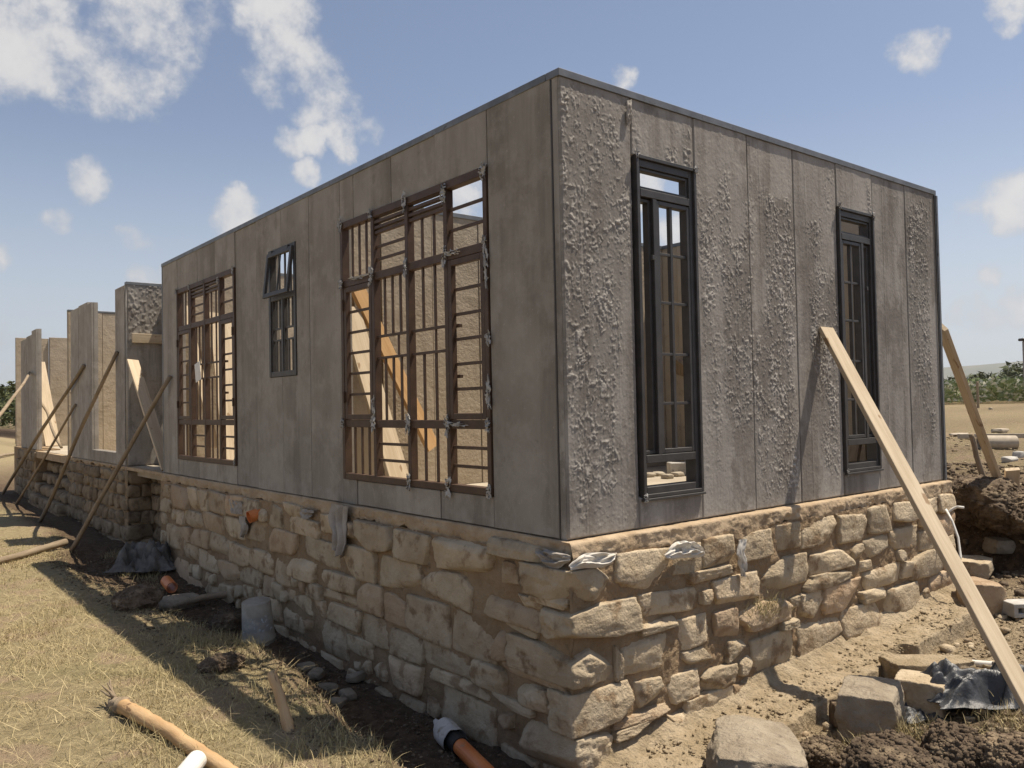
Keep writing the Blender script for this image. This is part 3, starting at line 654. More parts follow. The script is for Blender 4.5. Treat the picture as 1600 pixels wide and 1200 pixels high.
def settle(S, umax, ztop, q, zbot):
    r = random.Random(5)
    blocks = [[(q_[q]-.08)/2, q_[0], q_[q]+.08, q_[1]+.015] for q_ in QUOIN]
    S = [s for s in S if .04 < s[0] < umax and s[1]-s[3]/2 > -1.6]
    for s in S:
        t = s[1]+s[3]/2-ztop
        if t > 0: s[1] -= t/2; s[3] = max(.08, s[3]-t)
        s[2] = max(.09, min(s[2], .62)); s[3] = max(.08, min(s[3], .30))
    for it in range(12):
        allb = S+blocks
        for i, a in enumerate(S):
            for b in allb[i+1:]:
                ou = (a[2]+b[2])/2+.008-abs(a[0]-b[0]); oz = (a[3]+b[3])/2+.006-abs(a[1]-b[1])
                if ou > 0 and oz > 0:
                    k = 0 if ou < oz else 1; o = min(ou, oz); fx = b in blocks
                    sg = 1 if a[k] > b[k] else -1
                    sh = o if fx else o/2
                    a[2+k] = max(.05, a[2+k]-sh*.5); a[k] += sg*sh*.5
                    if not fx: b[2+k] = max(.05, b[2+k]-sh*.5); b[k] -= sg*sh*.5
    # fill what is left bare with smaller stones
    Bk = np.array(S+blocks)
    for w, h in ((.42, .20), (.34, .19), (.28, .17), (.20, .15), (.15, .12), (.11, .09)):
        for k in range(900):
            u = r.uniform(w/2, umax-w/2); z = r.uniform(zbot, ztop-h/2)
            ww = w*r.uniform(.85, 1.15); hh = h*r.uniform(.85, 1.1)
            if np.all((np.abs(u-Bk[:, 0]) > (ww+Bk[:, 2])/2+.004) | (np.abs(z-Bk[:, 1]) > (hh+Bk[:, 3])/2+.004)):
                S.append([u, z, ww, hh]); Bk = np.vstack([Bk, [[u, z, ww, hh]]])
    return S
SR = settle(SR, 4.84, -.118, 2, -1.42); SL = settle(SL, 7.8, -.112, 3, -1.44)
def gz_r(u): return float(Gs(u, -.3))-.06
for u, z, w, h in SR:
    if z+h/2 < gz_r(u)-.02: continue
    add_stone(Rf, u, z, w+.012, h+.012, -.072-rnd.uniform(0, .042), n=16 if u < 3 else 11)
for u, z, w, h in SL:
    if z+h/2 < float(Gs(-.15, u))-.05: continue
    add_stone(Lf, u, z, w+.012, h+.012, -.054-rnd.uniform(0, .036), n=14 if u < 3.5 else 9)
for z, h, lx, ly in QUOIN:
    stone_no[0] += 1
    V, F = stone_vf(lx+.085, ly+.10, h, stone_no[0]+40, 22, rnd_=.16, low=.05, hi=.032, hf=3.6)
    V = V+np.array([lx/2-.0425-.01, ly/2-.05-.01, z])
    MB().add(V, F.tolist()).build('stone', MT['stone'], found, smooth=True, recalc=False)
# far block: courses
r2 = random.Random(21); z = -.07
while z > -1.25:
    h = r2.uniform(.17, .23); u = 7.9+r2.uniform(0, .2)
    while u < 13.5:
        w = r2.uniform(.26, .55); add_stone(Lf, u+w/2, z-h/2, w-.02, h-.02, (-.05 if u > 9.45 else .30)-r2.uniform(0, .03), parent=found2, n=7, mat='soilshadestone'); u += w
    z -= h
fS = lambda u, z, d: (u, 9.54+d, z)
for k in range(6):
    for a_, w_ in (((.06, .17), (.24, .19)) if k % 2 else ((.15, .36),)): add_stone(fS, a_, -.16-.2*k, w_, .19, -.06, parent=found2, n=8, mat='soilshadestone')
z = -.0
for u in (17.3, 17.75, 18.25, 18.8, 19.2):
    for k in range(5): add_stone(Lf, u+(.2 if k % 2 else 0), -.12-.22*k, .46, .21, -.06, parent=found2, n=6, mat='soilshadestone')
# stone steps up to the second porch
steps = MB().box((-.20, 13.7, -1.4), (.44, 17.0, -1.05)).build('porch_steps', MT['mortar'], house)
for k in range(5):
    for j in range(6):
        add_stone(Lf, 13.95+j*.55+r2.uniform(-.05, .05), -.12-.22*k, .53, .2, .30-.13*k+r2.uniform(-.02, .02), dep=.4, parent=steps, n=6, mat='soilshadestone')
# sandy footing that sticks out below the lit wall
nx, ny = 420, 70; fx = np.linspace(.05, 4.75, nx); t = np.linspace(0, 1, ny)
X, Tt = np.meshgrid(fx, t, indexing='ij')
tops = -1.30+.062*X
wid = .50+.05*fbm(P3(X*1.7, 0, 0), 4)+.02*fbm(P3(X*11, 0, 0), 3)
gap = sstep(.17, .10, np.abs(X-2.95))
yy = np.where(Tt < .8, -.02-(wid-.12*gap)*(Tt/.8), -.02-(wid-.12*gap)-.03*((Tt-.8)/.2))
zz = np.where(Tt < .8, tops+.10*sstep(.25, 0, Tt)+.045*fbm(P3(X*6, yy*6, 0), 6, .72), tops-.17*((Tt-.8)/.2)+.02*fbm(P3(X*12, Tt*6, 3), 4, .65))
MB().grid(np.stack([X, yy, zz], -1)).build('footing', MT['sand'], house, smooth=True, recalc=True)

# ------------------------------------------------------------------ windows
class Win:
    def __init__(s, f, mat, name='window'): s.f = f; s.mat = mat; s.name = name; s.main = MB(); s.subs = []
    def b(s, mb, u0, u1, z0, z1, d0, d1, c=.0025):
        a = np.array(s.f(u0, z0, d0), float); e = np.array(s.f(u1, z1, d1), float); mb.box(a, e, c)
    def fr(s, u0, u1, z0, z1, d0, d1): s.b(s.main, u0, u1, z0, z1, d0, d1)
    def bar(s, u0, u1, z0, z1, d0, d1, name='glazing_bar'):
        mb = MB(); s.b(mb, u0, u1, z0, z1, d0, d1, .0015); s.subs.append((name, mb, s.mat))
    def ring(s, u0, u1, z0, z1, w, d0, d1, name='casement'):
        mb = MB(); s.b(mb, u0, u0+w, z0, z1, d0, d1); s.b(mb, u1-w, u1, z0, z1, d0, d1); s.b(mb, u0+w, u1-w, z0, z0+w, d0, d1); s.b(mb, u0+w, u1-w, z1-w, z1, d0, d1)
        s.subs.append((name, mb, s.mat)); return mb
    def hb(s, u0, u1, z0, z1, n, d0=.012, d1=.026):
        for k in range(1, n+1): zz = z0+(z1-z0)*k/(n+1); s.bar(u0, u1, zz-.011, zz+.011, d0, d1)
    def vb(s, u0, u1, z0, z1, n, d0=.012, d1=.026):
        for k in range(1, n+1): uu = u0+(u1-u0)*k/(n+1); s.bar(uu-.0115, uu+.0115, z0, z1, d0, d1)
    def scrap(s, u, z, w, h, seed):
        r = np.random.RandomState(seed); n = 13; a = np.linspace(-1, 1, n); A, B = np.meshgrid(a, a, indexing='ij')
        rag = 1+.9*fbm(P3(A*3.2+seed, B*3.2, 0), 3)
        uu = u+A*w/2*rag*(1-.2*np.abs(B)); zz = z+B*h/2*rag*(1-.15*np.abs(A)); dd = -.022-.016*np.abs(fbm(P3(A*2.5, B*2.5, seed*3.1), 3))*2
        V = np.stack(np.broadcast_arrays(*s.f(uu, zz, dd)), -1); V2 = np.stack(np.broadcast_arrays(*s.f(uu, zz, dd+.0025)), -1)
        mb = MB(); mb.grid(V); keep = (fbm(P3(A*2.6, B*2.6, seed*5.3), 3)[:-1, :-1].ravel() > -.12); mb.F = [f for f, k_ in zip(mb.F, keep) if k_]
        f2 = [tuple(i+n*n for i in q[::-1]) for q in mb.F]; mb.V.append(V2.reshape(-1, 3)); mb.n += n*n; mb.F += f2; s.subs.append(('film_scrap', mb, 'film'))
    def done(s, label=None):
        o = s.main.build(s.name, MT[s.mat], house)
        if label: o['label'] = label
        for nm, mb, mt in s.subs: mb.build(nm, MT[mt], o, smooth=(nm == 'film_scrap'), recalc=(nm != 'film_scrap'))
        return o
def big_window(U0, U1, z0, z1, label, scraps):
    w = Win(Lf, 'brown'); W = U1-U0; d0, d1 = -.016, .05
    # outer angle, then the welded grid
    w.fr(U0+.004, U0+.045, z0, z1, d0, d1); w.fr(U1-.045, U1-.004, z0, z1, d0, d1)
    w.fr(U0+.045, U1-.045, z0, z0+.05, d0+.002, d1); w.fr(U0+.045, U1-.045, z1-.055, z1, d0+.002, d1)
    M = [U0+W*.239, U0+W*.488, U0+W*.737]; ZA, ZB = z0+.46, z0+1.625
    for m in M: w.fr(m-.022, m+.022, z0+.05, z1-.055, d0+.005, d1-.002)
    E_ = [U0+.045]+[x for m in M for x in (m-.022, m+.022)]+[U1-.045]
    cells = [(E_[2*k], E_[2*k+1]) for k in range(4)][::-1]          # first cell = far end
    for a, b in cells:
        w.fr(a, b, ZA-.03, ZA+.03, d0+.008, d1-.004); w.fr(a, b, ZB-.03, ZB+.03, d0+.008, d1-.004)
    zt = z1-.055; zv = z0+1.985
    (a, b) = cells[0]; w.vb(a, b, ZB+.03, zt, 3)
    for k in (1, 2):
        a, b = cells[k]
        for q in range(3): zz = zv+.02+q*.045; w.bar(a, b, zz-.012, zz+.012, -.004, .035, 'vent_louvre')
        w.bar(a, b, zv-.03, zv-.006, 0, .03, 'vent_rail')
    w.hb(*cells[1], ZB+.03, zv-.03, 2); w.vb(*cells[2], ZB+.03, zv-.03, 2); w.hb(*cells[3], ZB+.03, zt, 2)
    for k in (0, 3):
        a, b = cells[k]; w.ring(a+.004, b-.004, ZA+.034, ZB-.034, .042, -.012, .028); w.hb(a+.046, b-.046, ZA+.07, ZB-.07, 5)
        for zz in (ZA+.22, ZB-.18):
            e = b if k == 0 else a
            w.bar(e-.012, e+.012, zz-.045, zz+.045, -.03, -.012, 'hinge')
    a, b = cells[3]
    for zz in (ZA+.33, ZA+.68): w.bar(b-.075, b-.02, zz-.012, zz+.012, .03, .055, 'stay_catch')
    for k in (1, 2):
        a, b = cells[k]; zl, zu = z0+.975, z0+1.145
        w.bar(a, b, zl-.01, zl+.01, .008, .03); w.bar(a, b, zu-.01, zu+.01, .008, .03)
        w.vb(a, b, ZA+.03, zl-.01, 3 if k == 1 else 2); w.vb(a, b, zu+.01, ZB-.03, 3 if k == 1 else 2)
        um = a+(b-a)*.33; w.bar(um-.008, um+.008, zl+.01, zu-.01, .012, .026)
    for k in range(4):
        a, b = cells[k]
        if k % 2 == 0: w.vb(a, b, z0+.05, ZA-.03, 3 if k == 0 else 2)
        else: w.hb(a, b, z0+.05, ZA-.03, 2)
    # leftover protective film at the welded joints
    J = [(U1-.02, z1-.02), (U1-.02, ZB), (U1-.02, ZA), (M[2], z1-.03), (M[2], ZB), (M[2], ZA), (M[1], z1-.03), (M[1], ZB), (M[1], ZA), (M[0], z1-.08), (M[0], ZB), (M[0], ZA), (U0+.02, z1-.03), (U0+.02, ZB), (U0+.02, ZA), (U0+.02, z0+.03), (M[0], z0+.03), (M[1], z0+.03)]
    for k, (u, z) in enumerate(J):
        if scraps > .9 or k % 3 == 0: w.scrap(u, z, rnd.uniform(.04, .065)*scraps, rnd.uniform(.07, .14)*scraps, k+int(U0*10))
    if scraps > .9:
        w.scrap(M[0]-.09, ZB+.01, .16, .035, 71); w.scrap(M[0]-.12, ZA, .20, .03, 72); w.scrap(M[2]+.2, ZB+.02, .3, .03, 73); w.scrap(U0+.01, ZB-.18, .05, .2, 74); w.scrap(U0+.01, ZA+.2, .05, .18, 75); w.scrap(U0+.0, ZA+.55, .04, .09, 76); w.scrap(M[2], ZA+.1, .04, .2, 77)
    return w.done(label)
big_window(.70, 2.745, .205, 2.35, 'large brown barred window nearest the corner with torn film on its joints', 1.0)
big_window(5.185, 7.185, .205, 2.33, 'large brown barred window at the far end of the shaded wall', .6)
# small window with the open top sash
w = Win(Lf, 'steel'); U0, U1, z0, z1 = 3.645, 4.265, 1.11, 2.35
w.fr(U0, U0+.045, z0, z1, -.014, .05); w.fr(U1-.045, U1, z0, z1, -.014, .05); w.fr(U0+.045, U1-.045, z0, z0+.05, -.012, .05); w.fr(U0+.045, U1-.045, z1-.05, z1, -.012, .05)
w.fr(U0+.045, U1-.045, 1.85, 1.905, -.01, .048); w.fr(3.945, 3.985, z0+.05, 1.85, -.008, .045)
for a, b in ((U0+.045, 3.945), (3.985, U1-.045)):
    for zz in (1.463, 1.575): w.bar(a, b, zz-.009, zz+.009, .01, .026)
    for n_ in (1, 2):
        um = a+(b-a)*n_/3
        for zz in ((z0+.05, 1.454), (1.584, 1.85)): w.bar(um-.008, um+.008, *zz, .01, .026)
    w.bar(a, a+.02, z0+.05, 1.85, .0, .03); w.bar(b-.02, b, z0+.05, 1.85, .0, .03)
sash = w.ring(U0+.02, U1-.02, 1.875, 2.315, .042, -.03, -.002, 'open_sash')
mbv = MB(); w.b(mbv, 3.93, 3.95, 1.917, 2.273, -.02, -.008)
w.subs.append(('sash_bar', mbv, 'steel'))
for mb in (sash, mbv):                                              # swung out about its top edge
    for k in range(len(mb.V)):
        V = mb.V[k]; a = math.radians(6.5); dz = V[:, 2]-2.315; dx = V[:, 0]+.005
        mb.V[k] = np.stack([dx*math.cos(a)+dz*math.sin(a)-.012, V[:, 1], 2.315+dz*math.cos(a)-dx*math.sin(a)], -1)
w.vb(U0+.045, U1-.045, 1.905, z1-.05, 3, .02, .034)
w.bar(U0+.10, U0+.14, 2.29, 2.335, -.04, -.012, 'hinge'); w.bar(U1-.14, U1-.10, 2.29, 2.335, -.04, -.012, 'hinge')
w.done('small dark steel window with its top sash swung open')
# tall slit windows of the lit wall
def tall(U0, U1, z0, z1, mirror, label):
    w = Win(Rf, 'steel'); mp = (lambda u: U0+U1-u) if mirror else (lambda u: u)
    def F(a, b, c, d, e, g): a, b = sorted((mp(a), mp(b))); w.fr(a, b, c, d, e, g)
    def B(a, b, c, d, e, g, n='glazing_bar'): a, b = sorted((mp(a), mp(b))); w.bar(a, b, c, d, e, g, n)
    F(U0+.002, U0+.026, z0-.012, z1+.012, -.022, .07); F(U1-.026, U1-.002, z0-.012, z1+.012, -.022, .07); F(U0+.026, U1-.026, z1-.012, z1+.012, -.02, .07); F(U0+.026, U1-.026, z0-.012, z0+.012, -.022, .07)
    F(U0+.026, U0+.05, z0+.012, z1-.012, -.004, .085); F(U1-.062, U1-.026, z0+.012, z1-.012, -.004, .085)
    F(U0+.05, U1-.062, z1-.06, z1-.012, -.002, .085); F(U0+.05, U1-.062, z0+.012, z0+.055, -.004, .085)
    F(U0+.05, U1-.062, 2.10, 2.15, -.006, .08); F(U0+.05, U1-.062, .405, .455, -.006, .08)
    um = U0+.185; F(um-.018, um+.018, .455, 2.10, -.005, .08)
    a, b = sorted((mp(U0+.05), mp(um-.018))); w.ring(a, b, .46, 2.095, .022, .02, .07, 'side_light')
    a, b = sorted((mp(um+.018), mp(U1-.062))); w.ring(a, b, .46, 2.095, .028, .0, .05, 'casement')
    c0, c1 = um+.046, U1-.09; ub = (c0+c1)/2-.01
    B(ub-.012, ub+.012, .488, 2.067, .01, .04)
    for zz in (.78, 1.10, 1.435, 1.752): B(c0, ub-.012, zz-.009, zz+.009, .012, .036); B(ub+.012, c1, zz-.009, zz+.009, .012, .036)
    a, b = sorted((mp(U0+.05), mp(U1-.062))); w.ring(a, b, 2.152, z1-.062, .018, .01, .06, 'top_light')
    B(um-.05, um-.03, 1.70, 1.73, -.02, .0, 'stay_catch')
    # sill trim
    F(U0-.012, U1+.006, z0-.03, z0-.014, -.03, -.0045)
    for k, (u, z) in enumerate(((U0+.01, z1+.01), (U1-.01, z1+.0), (U0+.01, z0-.01))): w.scrap(u, z, .035, .06, k+int(U0*7)+3)
    return w.done(label)
tall(.627, 1.222, .20, 2.35, False, 'tall dark steel window nearest the corner')
tall(3.045, 3.62, .20, 2.35, True, 'tall dark steel window behind the leaning plank')

# ------------------------------------------------------------------ timber props and poles
def plank(p0, p1, w, t, mat, name, side=None, bow=0.0):
    """board from p0 to p1; side = direction the width runs in"""
    p0 = np.asarray(p0, float); p1 = np.asarray(p1, float); L = np.linalg.norm(p1-p0); ex = (p1-p0)/L
    s = np.asarray(side if side is not None else np.cross(ex, (0, 0, 1)), float); s = s-ex*(s @ ex); s /= np.linalg.norm(s); ez = np.cross(ex, s)
    mb = MB(); n = 14; xs = np.linspace(0, L, n); seed = len(WL)
    prof = [(-w/2+.003, -t/2), (w/2-.003, -t/2), (w/2, -t/2+.003), (w/2, t/2-.003), (w/2-.003, t/2), (-w/2+.003, t/2), (-w/2, t/2-.003), (-w/2, -t/2+.003)]
    V = []
    for i, xx in enumerate(xs):
        j = .0025*fbm(P3(xx*3, np.arange(8)*.4, seed), 2)
        for k, (a, b) in enumerate(prof): V.append((xx+(0 if 0 < i < n-1 else 0), a+j[k], b+j[k]*.5+bow*math.sin(PI*xx/L)))
    F = [(i*8+k, i*8+(k+1) % 8, (i+1)*8+(k+1) % 8, (i+1)*8+k) for i in range(n-1) for k in range(8)]+[tuple(range(7, -1, -1)), tuple((n-1)*8+k for k in range(8))]
    mb.add(V, F)
    mw = Matrix(((ex[0], s[0], ez[0], p0[0]), (ex[1], s[1], ez[1], p0[1]), (ex[2], s[2], ez[2], p0[2]), (0, 0, 0, 1)))
    return mb.build(name, MT[mat], None, local=True, mw=mw)
def nside(a, b, n): 
    ex = (b-a)/np.linalg.norm(b-a); return np.cross(np.asarray(n, float), ex)
def pole(p0, p1, r0, r1, mat, name, bend=.02, seed=1, n=16, noise=.16, sides=10):
    p0 = np.asarray(p0, float); p1 = np.asarray(p1, float); L = np.linalg.norm(p1-p0); ex = (p1-p0)/L
    s = np.cross(ex, (0, 0, 1.0)); s /= np.linalg.norm(s); ez = np.cross(ex, s); t = np.linspace(0, 1, n)
    pts = np.stack([t*L, bend*L*fbm(P3(t*2.1, seed*3.7, 0), 2), bend*L*fbm(P3(t*2.1, seed*5.1, 4), 2)], -1)
    k = np.sin(PI*t)[:, None]; pts[:, 1:] *= k
    mb = MB().tube(pts, r0+(r1-r0)*t, sides, noise, seed)
    mw = Matrix(((ex[0], s[0], ez[0], p0[0]), (ex[1], s[1], ez[1], p0[1]), (ex[2], s[2], ez[2], p0[2]), (0, 0, 0, 1)))
    return mb.build(name, MT[mat], None, smooth=True, local=True, mw=mw)
# board against the lit facade
A = onY(1290, 514, -.03); B = onZ(1668, 1210, -1.16)
tag(plank(A+(A-B)*.0, B, .115, .04, 'plank', 'prop_plank', side=(1, -.15, .25)), 'long pale sawn plank propped diagonally against the sunlit front wall', 'plank')
# board at the far right corner
B2 = hit(1570, 778); A2 = onX(1470, 508, 4.95)
tag(plank(A2, B2, .19, .04, 'plank', 'prop_plank', side=nside(A2, B2, (-.2, -.7, 1))), 'pale plank leaning on the far right corner of the house', 'plank')
B3 = hit(1580, 782); A3 = B3+(A2-B2)*.16+np.array([.06, -.08, .08])
tag(plank(A3, B3+np.array([0, 0, -.1]), .14, .05, 'plank', 'stake', side=(.5, -.8, .1)), 'short wooden stake at the foot of the far right plank', 'stake')
p = hit(1538, 752); q = onX(1517, 678, p[0]-.2)
tag(pole(p, q, .045, .035, 'pole', 'prop_pole', seed=4), 'dark rough post leaning behind the far right plank', 'pole')
# poles against the shaded side
def prop(tpx, bpx, X, r, name, label, seed, mat='pole', base=None):
    a = onX(*tpx, X); b = hit(*bpx) if base is None else np.asarray(base, float)
    return tag(pole(a, b+np.array([0, 0, -.06]), r*.85, r, mat, name, .012, seed), label, 'pole')
prop((266, 588), (108, 860), -.03, .032, 'prop_pole', 'bent pole propped against the far end of the main shaded wall', 1)
prop((183, 550), (60, 815), -.03, .032, 'prop_pole', 'straight pole propped on the pier left of the porch', 2)
prop((131, 571), (2, 772), -.03, .034, 'prop_pole', 'pole propped on the second pier, crossing a thinner stick', 3)
prop((118, 632), (22, 788), -.03, .024, 'prop_pole', 'thin short pole low beside the stone steps', 5)
prop((46, 582), (4, 640), -.03, .032, 'prop_pole', 'pole leaning on the farthest pier against the sky', 6, base=onX(-60, 735, -2.2))
a = onX(58, 614, .25); b = onX(96, 699, .15)
tag(pole(a, b, .026, .03, 'pole', 'brace_stick', seed=8), 'thin stick slanting down across the lit board in the far doorway', 'stick')
a = onY(59, 566, 19.0); b = onY(83, 697, 17.6)
tag(plank(a, b, .30, .035, 'plank', 'brace_board', side=nside(a, b, (.0, -.7, 1))), 'broad sunlit board standing in the far doorway', 'plank')
# brace in the porch
a = onY(207, 563, 9.50); b = onY(262, 735, 8.2)
tag(plank(a, b, .17, .035, 'plank', 'brace_board', side=(1, .25, 0)), 'board slanting inside the shaded porch', 'plank')
# braces inside the rooms
a = onY(553, 440, 3.24); b = onY(676, 700, 3.1)
tag(plank(a, b, .17, .04, 'orangeplank', 'brace_board', side=(.9, .3, .3)), 'timber brace with warm bounced light in its orange colour, seen behind the large window nearest the corner', 'plank')
a = onY(545, 480, 3.2); b = onY(627, 762, 2.7)
tag(plank(a, b, .24, .035, 'plank', 'brace_board', side=nside(a, b, (.1, -.6, 1))), 'pale sunlit brace seen behind the large window nearest the corner', 'plank')
a = onY(343, 490, 7.6); b = onY(366, 722, 7.0)
tag(plank(a, b, .30, .035, 'plank', 'brace_board', side=nside(a, b, (.1, -.6, 1))), 'sunlit board seen behind the far large window', 'plank')
a = onY(290, 478, 7.6); b = onY(335, 700, 7.2)
tag(plank(a, b, .12, .035, 'plank', 'brace_board', side=(.8, .3, 0)), 'narrow board slanting behind the middle of the far large window', 'plank')
a = onX(1064, 565, 4.6); b = onZ(1053, 712, .02)
tag(plank(a, b, .16, .04, 'pole', 'brace_board', side=(.3, .9, 0)), 'dark board leaning inside, seen through the tall window nearest the corner', 'plank')
a = onX(1347, 640, 4.62); b = onX(1333, 722, 4.4)
tag(plank(a, b, .12, .04, 'pole', 'brace_board', side=(.3, .9, 0)), 'dark board leaning inside, seen through the tall window behind the plank', 'plank')
# scrap of paper on the far window
p = onX(309, 581, -.03)
o = MB().obox(p, np.array([[0, .98, -.2], [0, .2, .98], [1, 0, 0]]), (.09, .11, .002)).build('paper_sheet', MT['white'], None); tag(o, 'white sheet of paper stuck in the far large window', 'paper')

# ------------------------------------------------------------------ things lying about the site
def rock(px, py, w, d, h, name, label, cat, mat='rock', seed=1, n=16, rz=0.0, sink=.12, rnd_=.32, low=.12, hi=.03, xy=None, hf=3.2, tilt=0.0):
    p = hit(px, py) if xy is None else np.array([xy[0], xy[1], 0]); V, F = stone_vf(w, d, h, seed, n, rnd_, low, hi, hf)
    a = math.radians(rz); Rz = np.array([[math.cos(a), -math.sin(a), 0], [math.sin(a), math.cos(a), 0], [0, 0, 1]])
    b = math.radians(tilt); Rx = np.array([[1, 0, 0], [0, math.cos(b), -math.sin(b)], [0, math.sin(b), math.cos(b)]])
    V = V @ Rx.T @ Rz.T; z = float(Gs(p[0], p[1]))
    V = V+np.array([p[0], p[1], z-V[:, 2].min()-h*sink])
    o = MB().add(V, F.tolist()).build(name, MT[mat], None, smooth=True, recalc=False)
    return tag(o, label, cat)
def clod(px, py, w, d, h, name, label, seed, n=40, lumps=900, rz=0.0, sink=.25, cat='soil clod'):
    """crumbly earth: uneven body with loose lumps all over it"""
    p = hit(px, py); V, F = stone_vf(w, d, h, seed, n, .85, .30, .10, 2.4)
    N = V/np.linalg.norm(V/np.array([w, d, h]), axis=1)[:, None]
    k = np.array([w, d, h]).mean(); V = V*(1+.10*fbm(V/k*9+seed, 4, .7)+.06*np.abs(fbm(V/k*22+seed, 3, .6)))[:, None]
    a = math.radians(rz); V = V @ np.array([[math.cos(a), math.sin(a), 0], [-math.sin(a), math.cos(a), 0], [0, 0, 1]])
    V = V+np.array([p[0], p[1], float(Gs(p[0], p[1]))-V[:, 2].min()-h*sink])
    rs = np.random.RandomState(seed); C0, CF = cube_sphere(2); C0 = C0/np.linalg.norm(C0, axis=1)[:, None]
    pk = V[rs.choice(len(V), lumps)]; sz = (.004+.016*rs.uniform(0, 1, lumps)**2.5)*(1+.4*(k > .6))
    L = C0[None]*sz[:, None, None]*rs.uniform(.6, 1.3, (lumps, 1, 3))*(1+.2*rs.normal(size=(lumps, len(C0), 1)))+pk[:, None]
    LF = (CF[None]+np.arange(lumps)[:, None, None]*len(C0)).reshape(-1, 4)+len(V)
    return tag(fast_build(name, np.concatenate([V, L.reshape(-1, 3)]), np.concatenate([F, LF]), MT['darksoil'], None, True), label, cat)
rock(1190, 1238, .58, .48, .30, 'boulder', 'large grey boulder at the bottom edge below the lit wall', 'rock', seed=301, rz=35, n=40, rnd_=.35, low=.2, hi=.05, hf=2.2)
rock(1362, 1148, .40, .34, .30, 'stone_block', 'rough squared stone in front of the footing, left of two', 'stone', 'rock', 302, 30, 20, rnd_=.2, hi=.05, low=.14, hf=2.0)
rock(1446, 1108, .36, .30, .24, 'stone_block', 'rough squared stone beside the black plastic', 'stone', 'stone', 303, 30, 10, rnd_=.18, hi=.045, low=.12, hf=2.2)
rock(1450, 1064, .54, .30, .17, 'stone_slab', 'flat sandy slab stone resting by the footing', 'stone', 'sand', 304, 30, -28, rnd_=.14, low=.08, hi=.05, hf=3.5)
rock(1522, 903, .42, .34, .22, 'stone_block', 'pale stone block lying beyond the foot of the lit wall, farther one', 'stone', 'stone', 305, 16, 15, rnd_=.2, hi=.04)
rock(1535, 958, .40, .34, .30, 'stone_block', 'pale stone block behind the leaning plank, nearer one', 'stone', 'stone', 306, 16, 30, rnd_=.25, hi=.04)
rock(1562, 868, .26, .22, .16, 'loose_stone', 'brownish loose stone at the foot of the soil bank', 'stone', 'rock', 307, 10, 50)
rock(1318, 1132, .16, .14, .14, 'loose_stone', 'small dark stone beside the squared stone', 'stone', 'darksoil', 308, 16, 50)
rock(1556, 935, .20, .16, .09, 'loose_stone', 'flat pale stone right of the leaning plank', 'stone', 'rock', 309, 10, 20)
rock(1480, 1195, .12, .1, .08, 'loose_stone', 'small pale stone between the dark clods', 'stone', 'rock', 310, 10, 20)
for k, (px, py, w, d, h, s, lb) in enumerate(((1388, 1226, .42, .32, .18, 320, 'wide dark soil clod at the bottom edge, leftmost'), (1500, 1206, .30, .26, .19, 321, 'tall dark soil clod in front of the black plastic'), (1598, 1226, .34, .30, .2, 322, 'dark soil clod in the bottom right corner'), (1290, 1195, .26, .22, .10, 323, 'low dark soil clod beside the grey boulder'), (1446, 1240, .24, .22, .15, 324, 'small dark soil clod between the two big ones'))):
    clod(px, py, w, d, h, 'soil_clod', lb, s, 46, 1600, 30*k, .2)
clod(1540, 812, 1.0, .7, .42, 'soil_heap', 'dark heap of dug soil at the far right', 330, 40, 1500, 20, .3, 'soil heap')
clod(1596, 822, .9, .7, .34, 'soil_heap', 'dark soil heap at the right edge', 331, 36, 1200, 50, .3, 'soil heap')
clod(212, 948, .34, .28, .19, 'soil_clod', 'dark soil lump in the shade by the orange pipe', 332, 26, 500)
rock(280, 950, .34, .22, .14, 'loose_stone', 'dark flat stone in the shade below the orange pipe', 'stone', 'rock', 333, 12, 10, rnd_=.25)
clod(360, 985, .3, .24, .16, 'soil_clod', 'dark soil lump left of the bucket', 334, 26, 500)
clod(348, 1042, .26, .2, .07, 'soil_clod', 'dark soil lump on the sunlit grass edge', 335, 26, 500)
for k, (px, py) in enumerate(((478, 1048), (495, 1058), (545, 1092), (528, 1104), (512, 1080), (558, 1062))):
    rock(px, py, .12+.02*(k % 3), .1, .06, 'loose_stone', 'small stone in the shaded trench, %s' % ('farthest left', 'by the stake', 'nearest the wall foot', 'just below the middle one', 'in the middle', 'rightmost')[k], 'stone', 'rock', 340+k, 8, 40*k)
# hollow concrete block
p = hit(1592, 968); c = np.array([p[0]+.1, p[1]-.05, float(Gs(p[0], p[1]))+.09]); ex = np.array([.82, -.57, 0]); ey = np.array([.57, .82, 0]); ez = np.array([0, 0, 1.0])
mb = MB(); L, Wd, Hh = .40, .18, .10
for s in (-1, 1): mb.obox(c+ez*s*(Hh-.02)*.5, [ex, ey, ez], (L/2, Wd/2, .018), .004)
for k in range(5): mb.obox(c+ex*(-L/2+.018+k*(L-.036)/4), [ex, ey, ez], (.018, Wd/2-.001, Hh/2-.026))
tag(mb.build('hollow_block', MT['block'], None), 'grey hollow concrete block lying right of the leaning plank', 'block')
p = onZ(1068, 742, 0.0); mb = MB().obox(p+np.array([0, 0, .07]), [ex, ey, ez], (.16, .09, .068), .006); tag(mb.build('concrete_block', MT['block'], None), 'concrete block on the floor inside the tall corner window', 'block')
rr_ = random.Random(4)
for k in range(4):
    px, py = 1014+k*15, rr_.uniform(742, 756); q = onZ(px, py, 0.0); V, F = stone_vf(.12, .1, .05, 500+k, 6)
    tag(MB().add(V+q+np.array([0, 0, .02]), F.tolist()).build('rubble_piece', MT['floor'], None, smooth=True, recalc=False), ('leftmost', 'second', 'middle', 'rightmost')[k]+' rubble piece on the sunlit floor inside the tall corner window', 'rubble', 'rubble on the floor inside')
